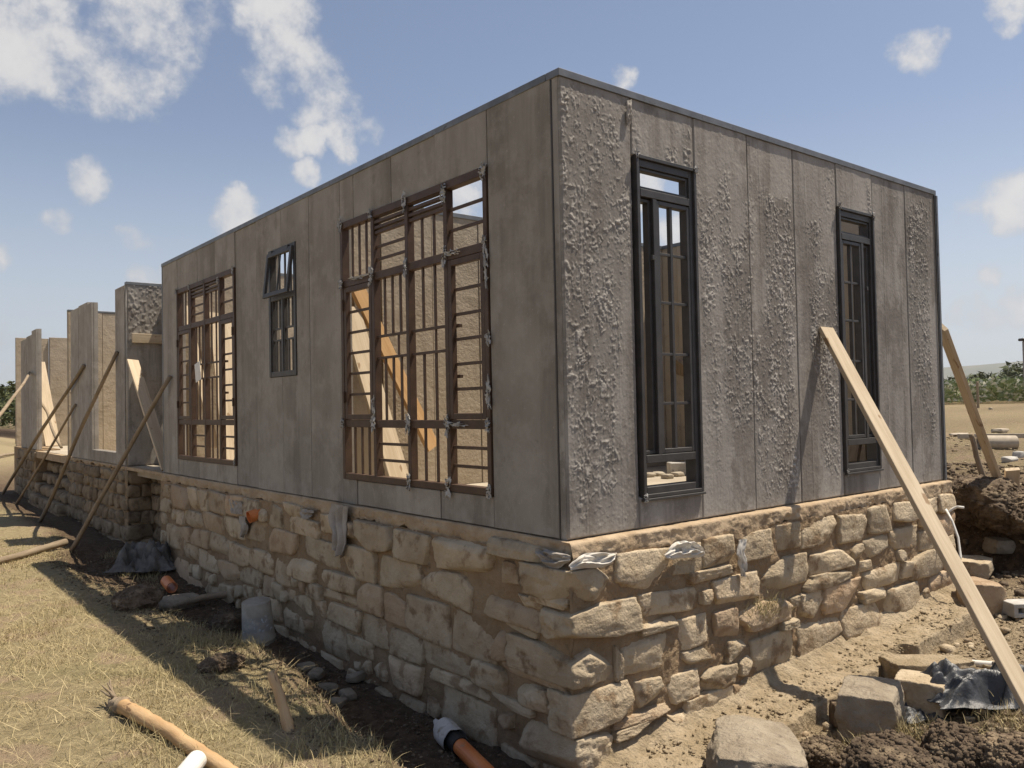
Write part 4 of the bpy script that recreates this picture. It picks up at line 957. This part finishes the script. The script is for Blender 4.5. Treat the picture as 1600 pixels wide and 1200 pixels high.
# peeled log with its torn stump end
a = hit(190, 1116); b = hit(368, 1222); a[2] += .055; b[2] += .03
lg = empty('log', (a[0], a[1], a[2]-.1)); tag(lg, 'peeled tan log lying on the grass at the bottom left', 'log')
def child_of(o, par):
    o.parent = par; o.matrix_parent_inverse = WL[par.name].inverted(); return o
child_of(pole(a, b, .043, .037, 'barkless', 'trunk', .035, 3, 40, .22, 16), lg)
d = (a-b)/np.linalg.norm(a-b)
child_of(pole(a-d*.03, a+d*.13+np.array([0, 0, -.02]), .052, .034, 'pole', 'torn_bark', .05, 5, 10, .5, 14), lg)
for k in range(5):
    e = a+d*(.09+.01*k)+np.array([0, 0, .02]); t_ = e+d*rr_.uniform(.05, .14)+np.array([rr_.uniform(-.07, .07), rr_.uniform(-.07, .07), rr_.uniform(0, .09)])
    child_of(pole(e, t_, .012, .004, 'pole', 'bark_shred', .06, 9+k, 6, .3, 6), lg)
# white pipe end at the bottom edge
a = hit(308, 1206); b = hit(274, 1245)
o = MB().hollow(a+np.array([0, 0, .06]), b+np.array([0, 0, .05]), .05, .004).build('white_pipe', MT['white'], None, smooth=False); tag(o, 'end of a cream plastic pipe beside the log', 'pipe')
# stake in the sunlit patch
a = hit(463, 1150); b = CAM_C+ray(424, 1052)/np.linalg.norm(ray(424, 1052))*np.linalg.norm(a-CAM_C)*1.06
st = tag(pole(a+np.array([0, 0, -.1]), b, .036, .027, 'barkless', 'wooden_stake', .04, 6, 18, .35), 'short pale wooden stake standing in the trench edge', 'stake')
tw = pole(b-(b-a)*.06, b+np.array([.06, -.05, .09]), .006, .003, 'barkless', 'splinter', .02, 3, 6); child_of(tw, st)
# fallen branches
a = hit(0, 884); b = hit(102, 856); a[2] += .06; b[2] += .08
tag(pole(a-(b-a)*.3, b, .04, .05, 'pole', 'fallen_pole', .02, 7), 'rough pole lying on the grass at the left edge', 'pole')
a = hit(262, 955); b = hit(390, 938); a[2] += .05; b[2] += .12
tag(pole(a, b, .028, .045, 'pole', 'fallen_pole', .03, 8), 'dark branch lying in the shade left of the bucket', 'branch')
a = hit(0, 716); b = hit(34, 709); a[2] += .1; b[2] += .1
tag(pole(a-(b-a), b, .06, .06, 'pole', 'fallen_pole', .01, 9), 'pole lying on the ground left of the farthest pier', 'pole')
# pipes
a = hit(247, 913); b = hit(268, 930); m = np.array([0, 0, .09]); dd = (b-a)/np.linalg.norm(b-a)
ax_ = np.array([dd[0]*.24, dd[1]*.24, -.03])
tag(MB().hollow(b+m-ax_*1.0, b+m+ax_*.1, .062, .005).build('orange_pipe', MT['orange'], None, smooth=False), 'stub of orange drain pipe in the shade of the main wall', 'pipe')
a = hit(718, 1180); b = hit(775, 1236); a[2] += .06; b[2] += .05
pp = tag(empty('drain_pipe', (b[0], b[1], b[2]-.06)), 'orange drain pipe with a black coupling wrapped in white film', 'pipe')
MB().hollow(a, b+(b-a)*.3, .05, .004).build('pipe_body', MT['orange'], pp, smooth=False)
d = (a-b)/np.linalg.norm(a-b)
MB().hollow(a-d*.02, a+d*.10, .058, .008).build('coupling', MT['rubber'], pp, smooth=False)
n = 30; th = np.linspace(0, 2*PI, n); L_ = np.linspace(0, .34, 20); e1 = np.cross(d, (0, 0, 1)); e1 /= np.linalg.norm(e1); e2 = np.cross(e1, d); rows = []
for l in L_:
    rr = .078*(1-.75*sstep(.16, .34, l))*(1+.22*fbm(P3(np.cos(th)*2, np.sin(th)*2, l*14), 3))
    rows.append((a+d*(.07+l))[None]+np.outer(np.cos(th)*rr, e1)+np.outer(np.sin(th)*rr, e2))
mb = MB().grid(np.array(rows))
c0 = a+d*.2
t_ = np.linspace(0, 1, 10)[:, None]; s_ = np.linspace(-1, 1, 4)[None, :]
tail = c0+np.stack([-.06*t_+0*s_, -.05*t_+.015*s_, .03-.16*t_-.01*s_*t_], -1); mb.grid(tail); mb.grid(tail+np.array([.003, .003, 0]), flip=True)
mb.build('film_wrap', MT['sack'], pp, smooth=True, recalc=False)
p = onX(407, 800, -.03); tag(MB().hollow(p+np.array([.06, 0, 0]), p+np.array([-.12, 0, -.04]), .06, .004).build('orange_pipe', MT['orange'], None), 'orange pipe stub poking out of the stone base under the small window', 'pipe')
a = hit(1481, 1040); b = hit(1552, 1046); a[2] += .03; b[2] += .03
tag(MB().hollow(a, b, .026, .003).build('white_pipe', MT['white'], None), 'thin white pipe lying right of the footing', 'pipe')
pts = [onY(1478, 796, -.12), onY(1488, 815, -.2), onY(1497, 840, -.25), onY(1501, 870, -.3), onY(1502, 884, -.3)]
tag(MB().tube(pts, .011, 8).build('conduit', MT['white'], None, smooth=True), 'pale conduit curving down from the right end of the stone base', 'conduit')
pts = [onY(1480, 801, -.1), onY(1490, 794, -.12), onY(1496, 792, -.16), onY(1506, 793, -.2)]
tag(MB().tube(pts, .012, 8).build('conduit', MT['white'], None, smooth=True), 'short white conduit loop at the right end of the stone base', 'conduit')
# upside-down bucket
p = hit(405, 1004); z = float(Gs(p[0], p[1]))-.02
prof = [(.150, 0), (.154, .004), (.154, .022), (.147, .026), (.147, .05), (.152, .054), (.152, .07), (.144, .075), (.126, .40), (.118, .405), (.0, .402)]
bk_ = MB().lathe(prof, 36).build('bucket', MT['bucket'], None, smooth=False, local=True, mw=Matrix.Translation((p[0], p[1], z)) @ Matrix.Rotation(math.radians(-5), 4, 'Y') @ Matrix.Rotation(math.radians(4), 4, 'X') @ Matrix.Rotation(math.radians(-25), 4, 'Z'))
tag(bk_, 'dirty grey plastic bucket upside down against the stone base', 'bucket')
bk_.data.polygons.foreach_set('use_smooth', [True]*len(bk_.data.polygons))
hb = MB().tube([(.155*math.cos(t), .155*math.sin(t), .06-.05*math.sin((t+.3)*1.0)) for t in np.linspace(-.3, PI-.3, 18)], .003, 6).build('handle', MT['steel'], bk_, local=True, mw=WL[bk_.name])
# sacks and sheets
def drape(f, u, z, w, h, d, mat, name, label, cat, folds=3, seed=1, amp=.03, taper=.35):
    n, m = 34, 40; a = np.linspace(-1, 1, n); b = np.linspace(0, 1, m); A, B = np.meshgrid(a, b, indexing='ij')
    ww = w*(1-taper*B+.25*fbm(P3(B*3, seed, 0), 3)); uu = u+A*ww/2+.03*fbm(P3(B*3, seed, 5), 2)
    zz = z-B*h*(1-.35*np.abs(A)**1.5*(.5+.5*np.sin(seed+A*3)))
    dd = d-amp*(1+np.sin(A*folds*PI+seed+2*B))*.5*(.35+.65*B)-.02*fbm(P3(A*3, B*4, seed), 3)-.035*sstep(.12, 0, B)*0
    V = np.stack(np.broadcast_arrays(*f(uu, zz, dd)), -1); V2 = np.stack(np.broadcast_arrays(*f(uu, zz, dd+.004)), -1)
    mb = MB(); mb.grid(V); mb.grid(V2, flip=True)
    return tag(mb.build(name, MT[mat], None, smooth=True, recalc=False), label, cat)
p = onX(533, 792, -.07); drape(Lf, p[1], p[2]+.02, .30, .42, -.075, 'dirtysack', 'sack', 'grey dirty sack hanging from the mortar band of the shaded wall', 'sack', 2.5, 1, .06, .3)
p = onX(375, 782, -.05); drape(Lf, p[1], p[2], .42, .14, -.08, 'dirtysack', 'sack_scrap', 'pale sack scrap in the stone base left of the orange pipe stub', 'sack', 4, 2, .03, .3)
p = onX(386, 806, -.05); drape(Lf, p[1], p[2], .2, .22, -.09, 'dirtysack', 'sack_scrap', 'grey sack scrap drooping below the orange pipe stub', 'sack', 2, 3, .03, .3)
p = onX(483, 795, -.05); drape(Lf, p[1], p[2], .30, .09, -.075, 'dirtysack', 'sack_scrap', 'thin pale sack scrap left of the hanging grey sack', 'sack', 4, 4, .02, .3)
def crumple(c, ex, ey, w, h, amp, mat, name, label, cat, seed, f1=2.2, up=(0, 0, 1), n=44, arch=0.0, leaf=False):
    a = np.linspace(-1, 1, n); A, B = np.meshgrid(a, a, indexing='ij'); ex, ey, up = map(lambda q: np.asarray(q, float), (ex, ey, up))
    rag = 1+.5*fbm(P3(A*1.6+seed, B*1.6, 2), 4)
    hgt = amp*(1-np.abs(fbm(P3(A*f1, B*f1, seed), 3))*2.4)+arch*(1-A**2)*(1-B**2)+amp*.5*fbm(P3(A*f1*2.5, B*f1*2.5, seed+4), 2)
    hgt = hgt*sstep(1.05, .6, np.maximum(np.abs(A), np.abs(B)))
    if leaf: B = B*(1-.75*np.abs(A)**2.2)+.35*np.sin(A*2.6+seed); rag = 1+.12*fbm(P3(A*2+seed, B*2, 2), 3)
    V = c+(A*rag*w/2)[..., None]*ex+(B*rag*h/2)[..., None]*ey+hgt[..., None]*up
    mb = MB(); mb.grid(V); mb.grid(V-up*.004, flip=True)
    return tag(mb.build(name, MT[mat], None, smooth=True, recalc=False), label, cat)
p = onY(928, 876, -.10); crumple(p, (1, 0, .12), (0, .35, .94), .36, .09, .04, 'sack', 'sack_scrap', 'white sack scrap pressed in the joint near the corner of the lit wall', 'sack', 3, 1.1, (0, -1, .5), leaf=True)
p = onY(1070, 862, -.11); crumple(p, (1, 0, -.05), (0, .3, .95), .38, .11, .05, 'sack', 'sack_scrap', 'white sack draped over a stone under the tall corner window', 'sack', 8, 1.1, (0, -1, .5), arch=-.02, leaf=True)
p = onY(1158, 850, -.10); drape(Rf, p[0], p[2]+.03, .10, .25, -.10, 'sack', 'sack_scrap', 'frayed white sack strip hanging on the lit stone base', 'sack', 3, 6, .02, .5)
p = onX(862, 870, -.07); crumple(p, (0, 1, 0), (.2, 0, .95), .30, .10, .03, 'dirtysack', 'sack_scrap', 'grey sack scrap under the mortar band just left of the corner', 'sack', 5, 1.2, (-1, 0, .4), leaf=True)
p = hit(228, 893); p[2] += .05; crumple(p, (.8, -.6, 0), (.6, .8, 0), .75, .6, .20, 'tarp', 'tarpaulin', 'crumpled dark tarpaulin in the corner where the wall steps back', 'tarpaulin', 6, 2.6, arch=.12)
p = hit(1542, 1100); p[2] += .05; crumple(p, (.78, -.63, 0), (.6, .8, 0), .80, .42, .16, 'blackfilm', 'plastic_sheet', 'crumpled black plastic sheet by the foot of the leaning plank', 'plastic sheet', 12, 1.5, arch=.06, n=60)
p = hit(1436, 1122); p[2] += .02; crumple(p, (.78, -.63, 0), (.6, .8, 0), .26, .22, .04, 'blackfilm', 'plastic_sheet', 'small flap of black plastic between the two squared stones', 'plastic sheet', 15, 1.4, arch=.03)
p = onY(983, 176, -.016); crumple(p, (1, 0, 0), (.12, 0, .99), .04, .15, .010, 'dirtysack', 'film_strip', 'torn strip hanging in the joint at the top of the lit wall', 'film', 4, 2.5, (0, -1, 0), n=20)

# ------------------------------------------------------------------ grass, crumbs, far plants
def blades(x, y, hgt, wid, lean, rs, z=None):
    n = len(x); z = G(x, y) if z is None else z; a = rs.uniform(0, 2*PI, n); b = rs.uniform(0, 2*PI, n)
    base = np.stack([x, y, z-.004], -1); sd_ = np.stack([np.cos(a), np.sin(a), 0*a], -1)*(wid/2)[:, None]
    tip = base+np.stack([np.cos(b)*lean*hgt, np.sin(b)*lean*hgt, hgt*np.sqrt(np.clip(1-lean**2, .03, 1))], -1)
    mid = base*.5+tip*.5+np.stack([0*x, 0*x, hgt*.10], -1)
    V = np.stack([base-sd_, base+sd_, mid+sd_*.7, tip, mid-sd_*.7], 1).reshape(-1, 3)
    I = np.arange(n)[:, None]*5; F = np.concatenate([I+np.array([[0, 1, 2]]), I+np.array([[0, 2, 4]]), I+np.array([[4, 2, 3]])])
    return V, F
def grass_obj(x, y, hgt, wid, lean, rs, mat, name, label, green, z=None, kind='stuff', cat='grass'):
    V, F = blades(x, y, hgt, wid, lean, rs, z); me = fast_mesh(name, V, F, MT[mat], False)
    t = np.stack([rs.uniform(0, 1, len(x)), green, 0*x, 1+0*x], -1); vcol(me, 'tint', np.repeat(t, 5, 0))
    o = link(name, me); tag(o, label, cat, None, kind); return o
rs = np.random.RandomState(2); XS = []; YS = []
for (n, x0, x1, y0, y1) in ((80000, -3.3, -.5, .2, 5.0), (60000, -4.2, -.6, 4.5, 11), (34000, -8, -.3, 10, 26), (16000, -30, -.3, 20, 70)):
    xx = rs.uniform(x0, x1, n); yy = rs.uniform(y0, y1, n); keep = (1.3*fbm(P3(xx*1.3, yy*1.3, 3), 3)+.9*fbm(P3(xx*6, yy*6, 3), 3) > rs.uniform(-.6, .6, n))
    e_ = np.interp(yy, [0, 1.15, 2.3, 3.0, 3.5, 4.3, 5.2, 6.3, 8.5, 10], [1.08, .95, .82, .70, .85, 1.0, 1.05, 1.2, 1.2, .8])+.16*fbm(P3(yy*1.3, 3.3, 0), 4); keep &= xx < -e_+.16+rs.normal(0, .08, n)
    XS.append(xx[keep]); YS.append(yy[keep])
xx = np.concatenate(XS); yy = np.concatenate(YS); n = len(xx); dist = np.hypot(xx+3.2, yy+3.5)
hg = rs.uniform(.010, .042, n)*(1+.6*fbm(P3(xx*2.2, yy*2.2, 0), 2))*(1+dist*.02); wd = .0028*(1+dist*.09)*rs.uniform(.6, 1.3, n); ln = np.where(rs.uniform(0, 1, n) < .45, rs.uniform(.85, .99, n), rs.uniform(.2, .85, n))
gr = .08+.8*sstep(.0, .55, fbm(P3(xx*.9, yy*.9, 8), 3))*rs.uniform(.1, .9, n)
grass_obj(xx, yy, hg, wd, ln, rs, 'straw', 'dry_grass', 'short dry straw-coloured grass on the left side of the site', gr)
n = 5200; xx = rs.uniform(-3.3, -.7, n); yy = rs.uniform(.3, 6.5, n)
grass_obj(xx, yy, rs.uniform(.08, .24, n), .0036*rs.uniform(.6, 1.2, n), rs.uniform(.93, .995, n), rs, 'straw', 'loose_straw', 'loose long straws lying over the short grass', np.zeros(n), cat='straw')
# taller seeding tufts along the trench edge and on the clods
tx, ty, tz = [], [], []
TU = [(310, 1000), (340, 995), (365, 1000), (395, 1010), (285, 985), (205, 900), (235, 905), (250, 925), (300, 1010), (560, 1190), (520, 1150), (470, 1185), (330, 1040), (390, 1085), (440, 1090), (180, 870), (60, 985), (100, 960), (20, 1050), (240, 1060), (270, 1180), (210, 1150)]
for px, py in TU:
    c = hit(px, py); m = 130; tx.append(c[0]+rs.normal(0, .10, m)); ty.append(c[1]+rs.normal(0, .13, m))
xx = np.concatenate(tx); yy = np.concatenate(ty); n = len(xx)
grass_obj(xx, yy, rs.uniform(.04, .14, n), .004*rs.uniform(.6, 1.2, n), rs.uniform(.2, .9, n), rs, 'straw', 'grass_tufts', 'taller straw tufts along the edge of the trench', rs.uniform(0, .5, n))
tx, ty = [], []
for px, py, sx_ in ((1450, 1150, .07), (1420, 1160, .06), (1570, 1150, .12), (1590, 1140, .1), (1545, 1190, .1), (1520, 1195, .1), (1590, 1190, .1), (1340, 1190, .06)):
    c = hit(px, py); m = 240; tx.append(c[0]+rs.normal(0, sx_, m)); ty.append(c[1]+rs.normal(0, sx_, m))
xx = np.concatenate(tx); yy = np.concatenate(ty); n = len(xx)
grass_obj(xx, yy, rs.uniform(.03, .10, n), .004*rs.uniform(.5, 1.1, n), rs.uniform(.3, .98, n), rs, 'straw', 'grass_tufts', 'straw tufts among the dark clods at the bottom right', rs.uniform(0, .3, n), z=G(xx, yy)+rs.uniform(0, .10, n))
# grass growing out of the lit stone base
c = onY(1205, 955, -.12); n = 420; xx = c[0]+rs.normal(0, .12, n); zz = c[2]+rs.normal(0, .04, n)
grass_obj(xx, np.full(n, -.10)+rs.normal(0, .012, n), rs.uniform(.03, .09, n), np.full(n, .0035), rs.uniform(.3, .95, n), rs, 'straw', 'grass_tuft', 'dry grass tuft growing from the lit stone base', rs.uniform(.1, .6, n), z=zz)
# crumbs of stone and earth
def crumbs(n, x0, x1, y0, y1, s0, s1, mat, name, label, seed, test=None):
    rs = np.random.RandomState(seed); V0, F0 = cube_sphere(1); N = V0/np.linalg.norm(V0, axis=1)[:, None]
    x = rs.uniform(x0, x1, n); y = rs.uniform(y0, y1, n)
    if test is not None: k = test(x, y, rs); x, y = x[k], y[k]
    n = len(x); s = s0+(s1-s0)*rs.uniform(0, 1, n)**3
    sh = rs.uniform(.6, 1.2, (n, 1, 3))*np.array([1, 1, .65]); V = N[None]*sh*(1+.25*rs.normal(size=(n, len(N), 1)))*s[:, None, None]/2
    a = rs.uniform(0, 2*PI, n); ca, sa = np.cos(a)[:, None], np.sin(a)[:, None]
    V = np.stack([V[..., 0]*ca-V[..., 1]*sa, V[..., 0]*sa+V[..., 1]*ca, V[..., 2]], -1)+np.stack([x, y, np.maximum(G(x, y), np.where((y > -.5) & (y < -.02) & (x > .1) & (x < 4.7), -1.30+.062*x, -9))+s*.12], -1)[:, None]
    F = (F0[None]+np.arange(n)[:, None, None]*len(N)).reshape(-1, 4)
    o = link(name, fast_mesh(name, V.reshape(-1, 3), F, MT[mat], False)); return tag(o, label, 'rubble', None, 'stuff')
hs = lambda x, y: ~((x > -.03) & (x < 4.9) & (y > -.03))
crumbs(26000, .2, 6.6, -2.2, -.06, .005, .04, 'sand', 'gravel', 'pale gravel and mortar crumbs in front of the lit wall', 5, lambda x, y, r: (y < -.45) | (r.uniform(0, 1, len(x)) < .5))
crumbs(420, .8, 6.2, -2.1, -.52, .03, .12, 'stone', 'rubble', 'broken tan rubble strewn in front of the lit wall', 15)
crumbs(260, .6, 5, -2.2, -1.0, .04, .12, 'darksoil', 'soil_lumps', 'loose dark soil lumps around the big clods', 16)
crumbs(5000, .3, 7, -2.4, -.6, .015, .07, 'darksoil', 'soil_crumbs', 'dark soil crumbs scattered at the bottom right', 6, lambda x, y, r: sstep(-1.05, -1.7, y) > r.uniform(0, 1, len(x)))
crumbs(7000, -1.3, -.05, .2, 9, .006, .04, 'darksoil', 'trench_crumbs', 'earth crumbs and chips in the shaded trench', 7)
crumbs(7000, 5.0, 13, -1.5, 6, .03, .13, 'darksoil', 'bank_crumbs', 'dark soil crumbs on the bank beyond the house', 8, lambda x, y, r: hs(x, y))
crumbs(2500, 5.0, 22, -2, 9, .03, .12, 'sand', 'bank_gravel', 'pale rubble crumbs on the bank beyond the house', 9, lambda x, y, r: hs(x, y))
# --- beyond the house on the right
def gp(px, py, Z): 
    p = onZ(px, py, Z); return p
c = hit(1560, 703); ex = np.array([.70, -.71, 0]); L = np.linalg.norm(c-CAM_C); s = L/FPX
tag(MB().hollow(c-ex*s*24+np.array([0, 0, 10*s]), c+ex*s*22+np.array([0, 0, 9*s]), 10*s, 1.5*s, 24).build('culvert_pipe', MT['claypipe'], None), 'large pale culvert pipe lying behind the far right plank', 'pipe')
c = hit(1562, 684); L = np.linalg.norm(c-CAM_C); s = L/FPX
tag(plank(c-rt*55*s+np.array([0, 0, 2*s]), c+rt*60*s+np.array([0, 0, 3*s]), 6*s, 6*s, 'claypipe', 'kerb_beam'), 'long pale concrete beam lying behind the culvert pipe', 'beam')
for k, (px, py, w, h, lb) in enumerate(((1563, 676, 24, 6, 'pale rubble pile on the beam behind the culvert pipe'), (1578, 722, 22, 8, 'pale slab right of the culvert pipe'), (1500, 680, 30, 3, 'pale rail on the ground left of the far right plank'), (1592, 716, 18, 10, 'curved grey sheet at the right edge'), (1548, 640, 6, 3, 'small white scrap on the far dry grass'), (1536, 766, 8, 6, 'white stone on the dark soil heap'))):
    c = hit(px, py); L = np.linalg.norm(c-CAM_C); s = L/FPX; V, F = stone_vf(w*s, w*s*.6, h*s, 700+k, 8, .3)
    tag(MB().add(V+c+np.array([0, 0, h*s*.4+(.1 if k == 5 else 0)]), F.tolist()).build('rubble_piece', MT['block' if k in (1, 3) else 'claypipe'], None, smooth=True, recalc=False), lb, 'rubble')
# tall post with a flat cap at the right edge, and a fence post
c = onZ(1607, 700, -.2); c = CAM_C+(c-CAM_C)*.75; L = np.linalg.norm(c-CAM_C); s = L/FPX; zt = CAM_C[2]+(617-545)*s; zb = float(Gs(c[0], c[1]))
ps = tag(empty('sign_post', (c[0], c[1], zb)), 'tall grey post with a flat top at the right edge', 'post')
MB().box((c[0]-2.4*s, c[1]-2.4*s, zb-.2), (c[0]+2.4*s, c[1]+2.4*s, zt), .01).build('post', MT['block'], ps)
MB().obox((c[0], c[1], zt+2*s), [[.8, -.6, 0], [.6, .8, 0], [0, 0, 1]], (6*s, 5*s, 1.8*s), .01).build('cap', MT['steel'], ps)
def post(px, ytop, ybot, D, label, r_=.05):
    v = ray(px, ybot); v = v/np.linalg.norm(v[:2]); c = CAM_C+v*D; z = float(Gs(c[0], c[1])); zt = CAM_C[2]+(ray(px, ytop)/np.linalg.norm(ray(px, ytop)[:2])*D)[2]
    return tag(pole((c[0], c[1], z-.2), (c[0]+.01, c[1], zt), r_, r_*.9, 'pole', 'fence_post', .004, int(px)), label, 'post', )
post(1528, 596, 630, 62, 'dark fence post in front of the crop field', .09)
post(25, 632, 650, 60, 'thin pale fence post by the bushes at the left edge', .05)
# crop field: rows of tall plants about 80 m off
rs = np.random.RandomState(12); n = 2600
def along(px, D): v = ray(px, 618); v = v/np.linalg.norm(v[:2]); return CAM_C[:2]+v[:2]*D
px = rs.uniform(1440, 1720, n); D = 76+46*rs.uniform(0, 1, n)**1.3; v = np.stack([ray(a, 618) for a in px]); v /= np.linalg.norm(v[:, :2], axis=1)[:, None]
cc = CAM_C[:2]+v[:, :2]*D[:, None]; zc = Gs(cc[:, 0], cc[:, 1]); J = 10
a = rs.uniform(0, 2*PI, (n, J)); zz = zc[:, None]+rs.uniform(1.5, 2.1, (n, 1))*rs.uniform(.1, 1.0, (n, J)); l = rs.uniform(.25, .6, (n, J)); dx, dy = np.cos(a), np.sin(a); X0, Y0 = cc[:, :1]+0*a, cc[:, 1:]+0*a
V = np.stack([np.stack([X0, Y0, zz-.05], -1), np.stack([X0+dx*l*.5-dy*.06, Y0+dy*l*.5+dx*.06, zz+.18], -1), np.stack([X0+dx*l, Y0+dy*l, zz-.05], -1)], 2).reshape(-1, 3)
F = np.arange(len(V)).reshape(-1, 3); g = (rs.uniform(0, 1, n*J) < .36).astype(float); T = np.repeat(np.stack([rs.uniform(0, 1, n*J), g, 0*g, 1+0*g], -1), 3, 0)
me = fast_mesh('crop_field', np.array(V), np.array(F), MT['crop'], False); vcol(me, 'tint', np.array(T)); tag(link('crop_field', me), 'field of tall pale-flecked crop plants beyond the dry grass', 'crop', None, 'stuff')
# woods on the skyline: one mass of leaf clumps
def wood(name, label, pxs, D0, D1, hfun, n, seed, leaf):
    rs = np.random.RandomState(seed); px = rs.uniform(*pxs, n); D = rs.uniform(D0, D1, n); v = np.stack([ray(a, 618) for a in px]); v /= np.linalg.norm(v[:, :2], axis=1)[:, None]
    xy = CAM_C[:2]+v[:, :2]*D[:, None]; z = Gs(xy[:, 0], xy[:, 1]); H = hfun(px, D, rs)
    c = np.stack([xy[:, 0], xy[:, 1], z+H*rs.uniform(0, 1, n)**.7], -1)
    q = rs.normal(size=(n, 3, 3))*leaf*np.array([1, 1, .7]); V = (c[:, None]+q).reshape(-1, 3); F = np.arange(3*n).reshape(n, 3)
    return tag(link(name, fast_mesh(name, V, F, MT['leaf'], False)), label, 'trees', None, 'stuff')
wood('distant_woodland', 'dark line of trees on the skyline beyond the crop field', (1380, 1900), 230, 300, lambda p, D, r: (5.0+2.2*fbm(P3(p*.045, 1, 0), 4)+3.0*np.exp(-((p-1590)/14)**2)+2.0*np.exp(-((p-1575)/6)**2)), 9000, 3, .55)
wood('distant_bushes', 'dark bushes on the skyline at the left edge', (-160, 60), 95, 125, lambda p, D, r: 4.2+1.2*fbm(P3(p*.05, 1, 0), 4), 6000, 4, .28)
wood('far_scrub', 'low scrub line behind the open left field', (-400, 140), 300, 420, lambda p, D, r: 2.6+1.2*fbm(P3(p*.05, 4, 0), 4), 3500, 6, .6)

# ------------------------------------------------------------------ air
mh, ht_, _b = new_mat('haze_air'); ht_.nodes.clear()
pv = nd(ht_, 'ShaderNodeVolumePrincipled', {'Color': (.80, .86, .95, 1), 'Density': 7e-5, 'Anisotropy': .2})
nd(ht_, 'ShaderNodeOutputMaterial', {'Volume': pv.outputs[0]})
hzo = MB().box((-14000, -14000, -60), (14000, 14000, 900)).build('haze', mh, None); tag(hzo, 'thin haze that pales the far hills and trees', 'haze', None, 'stuff')
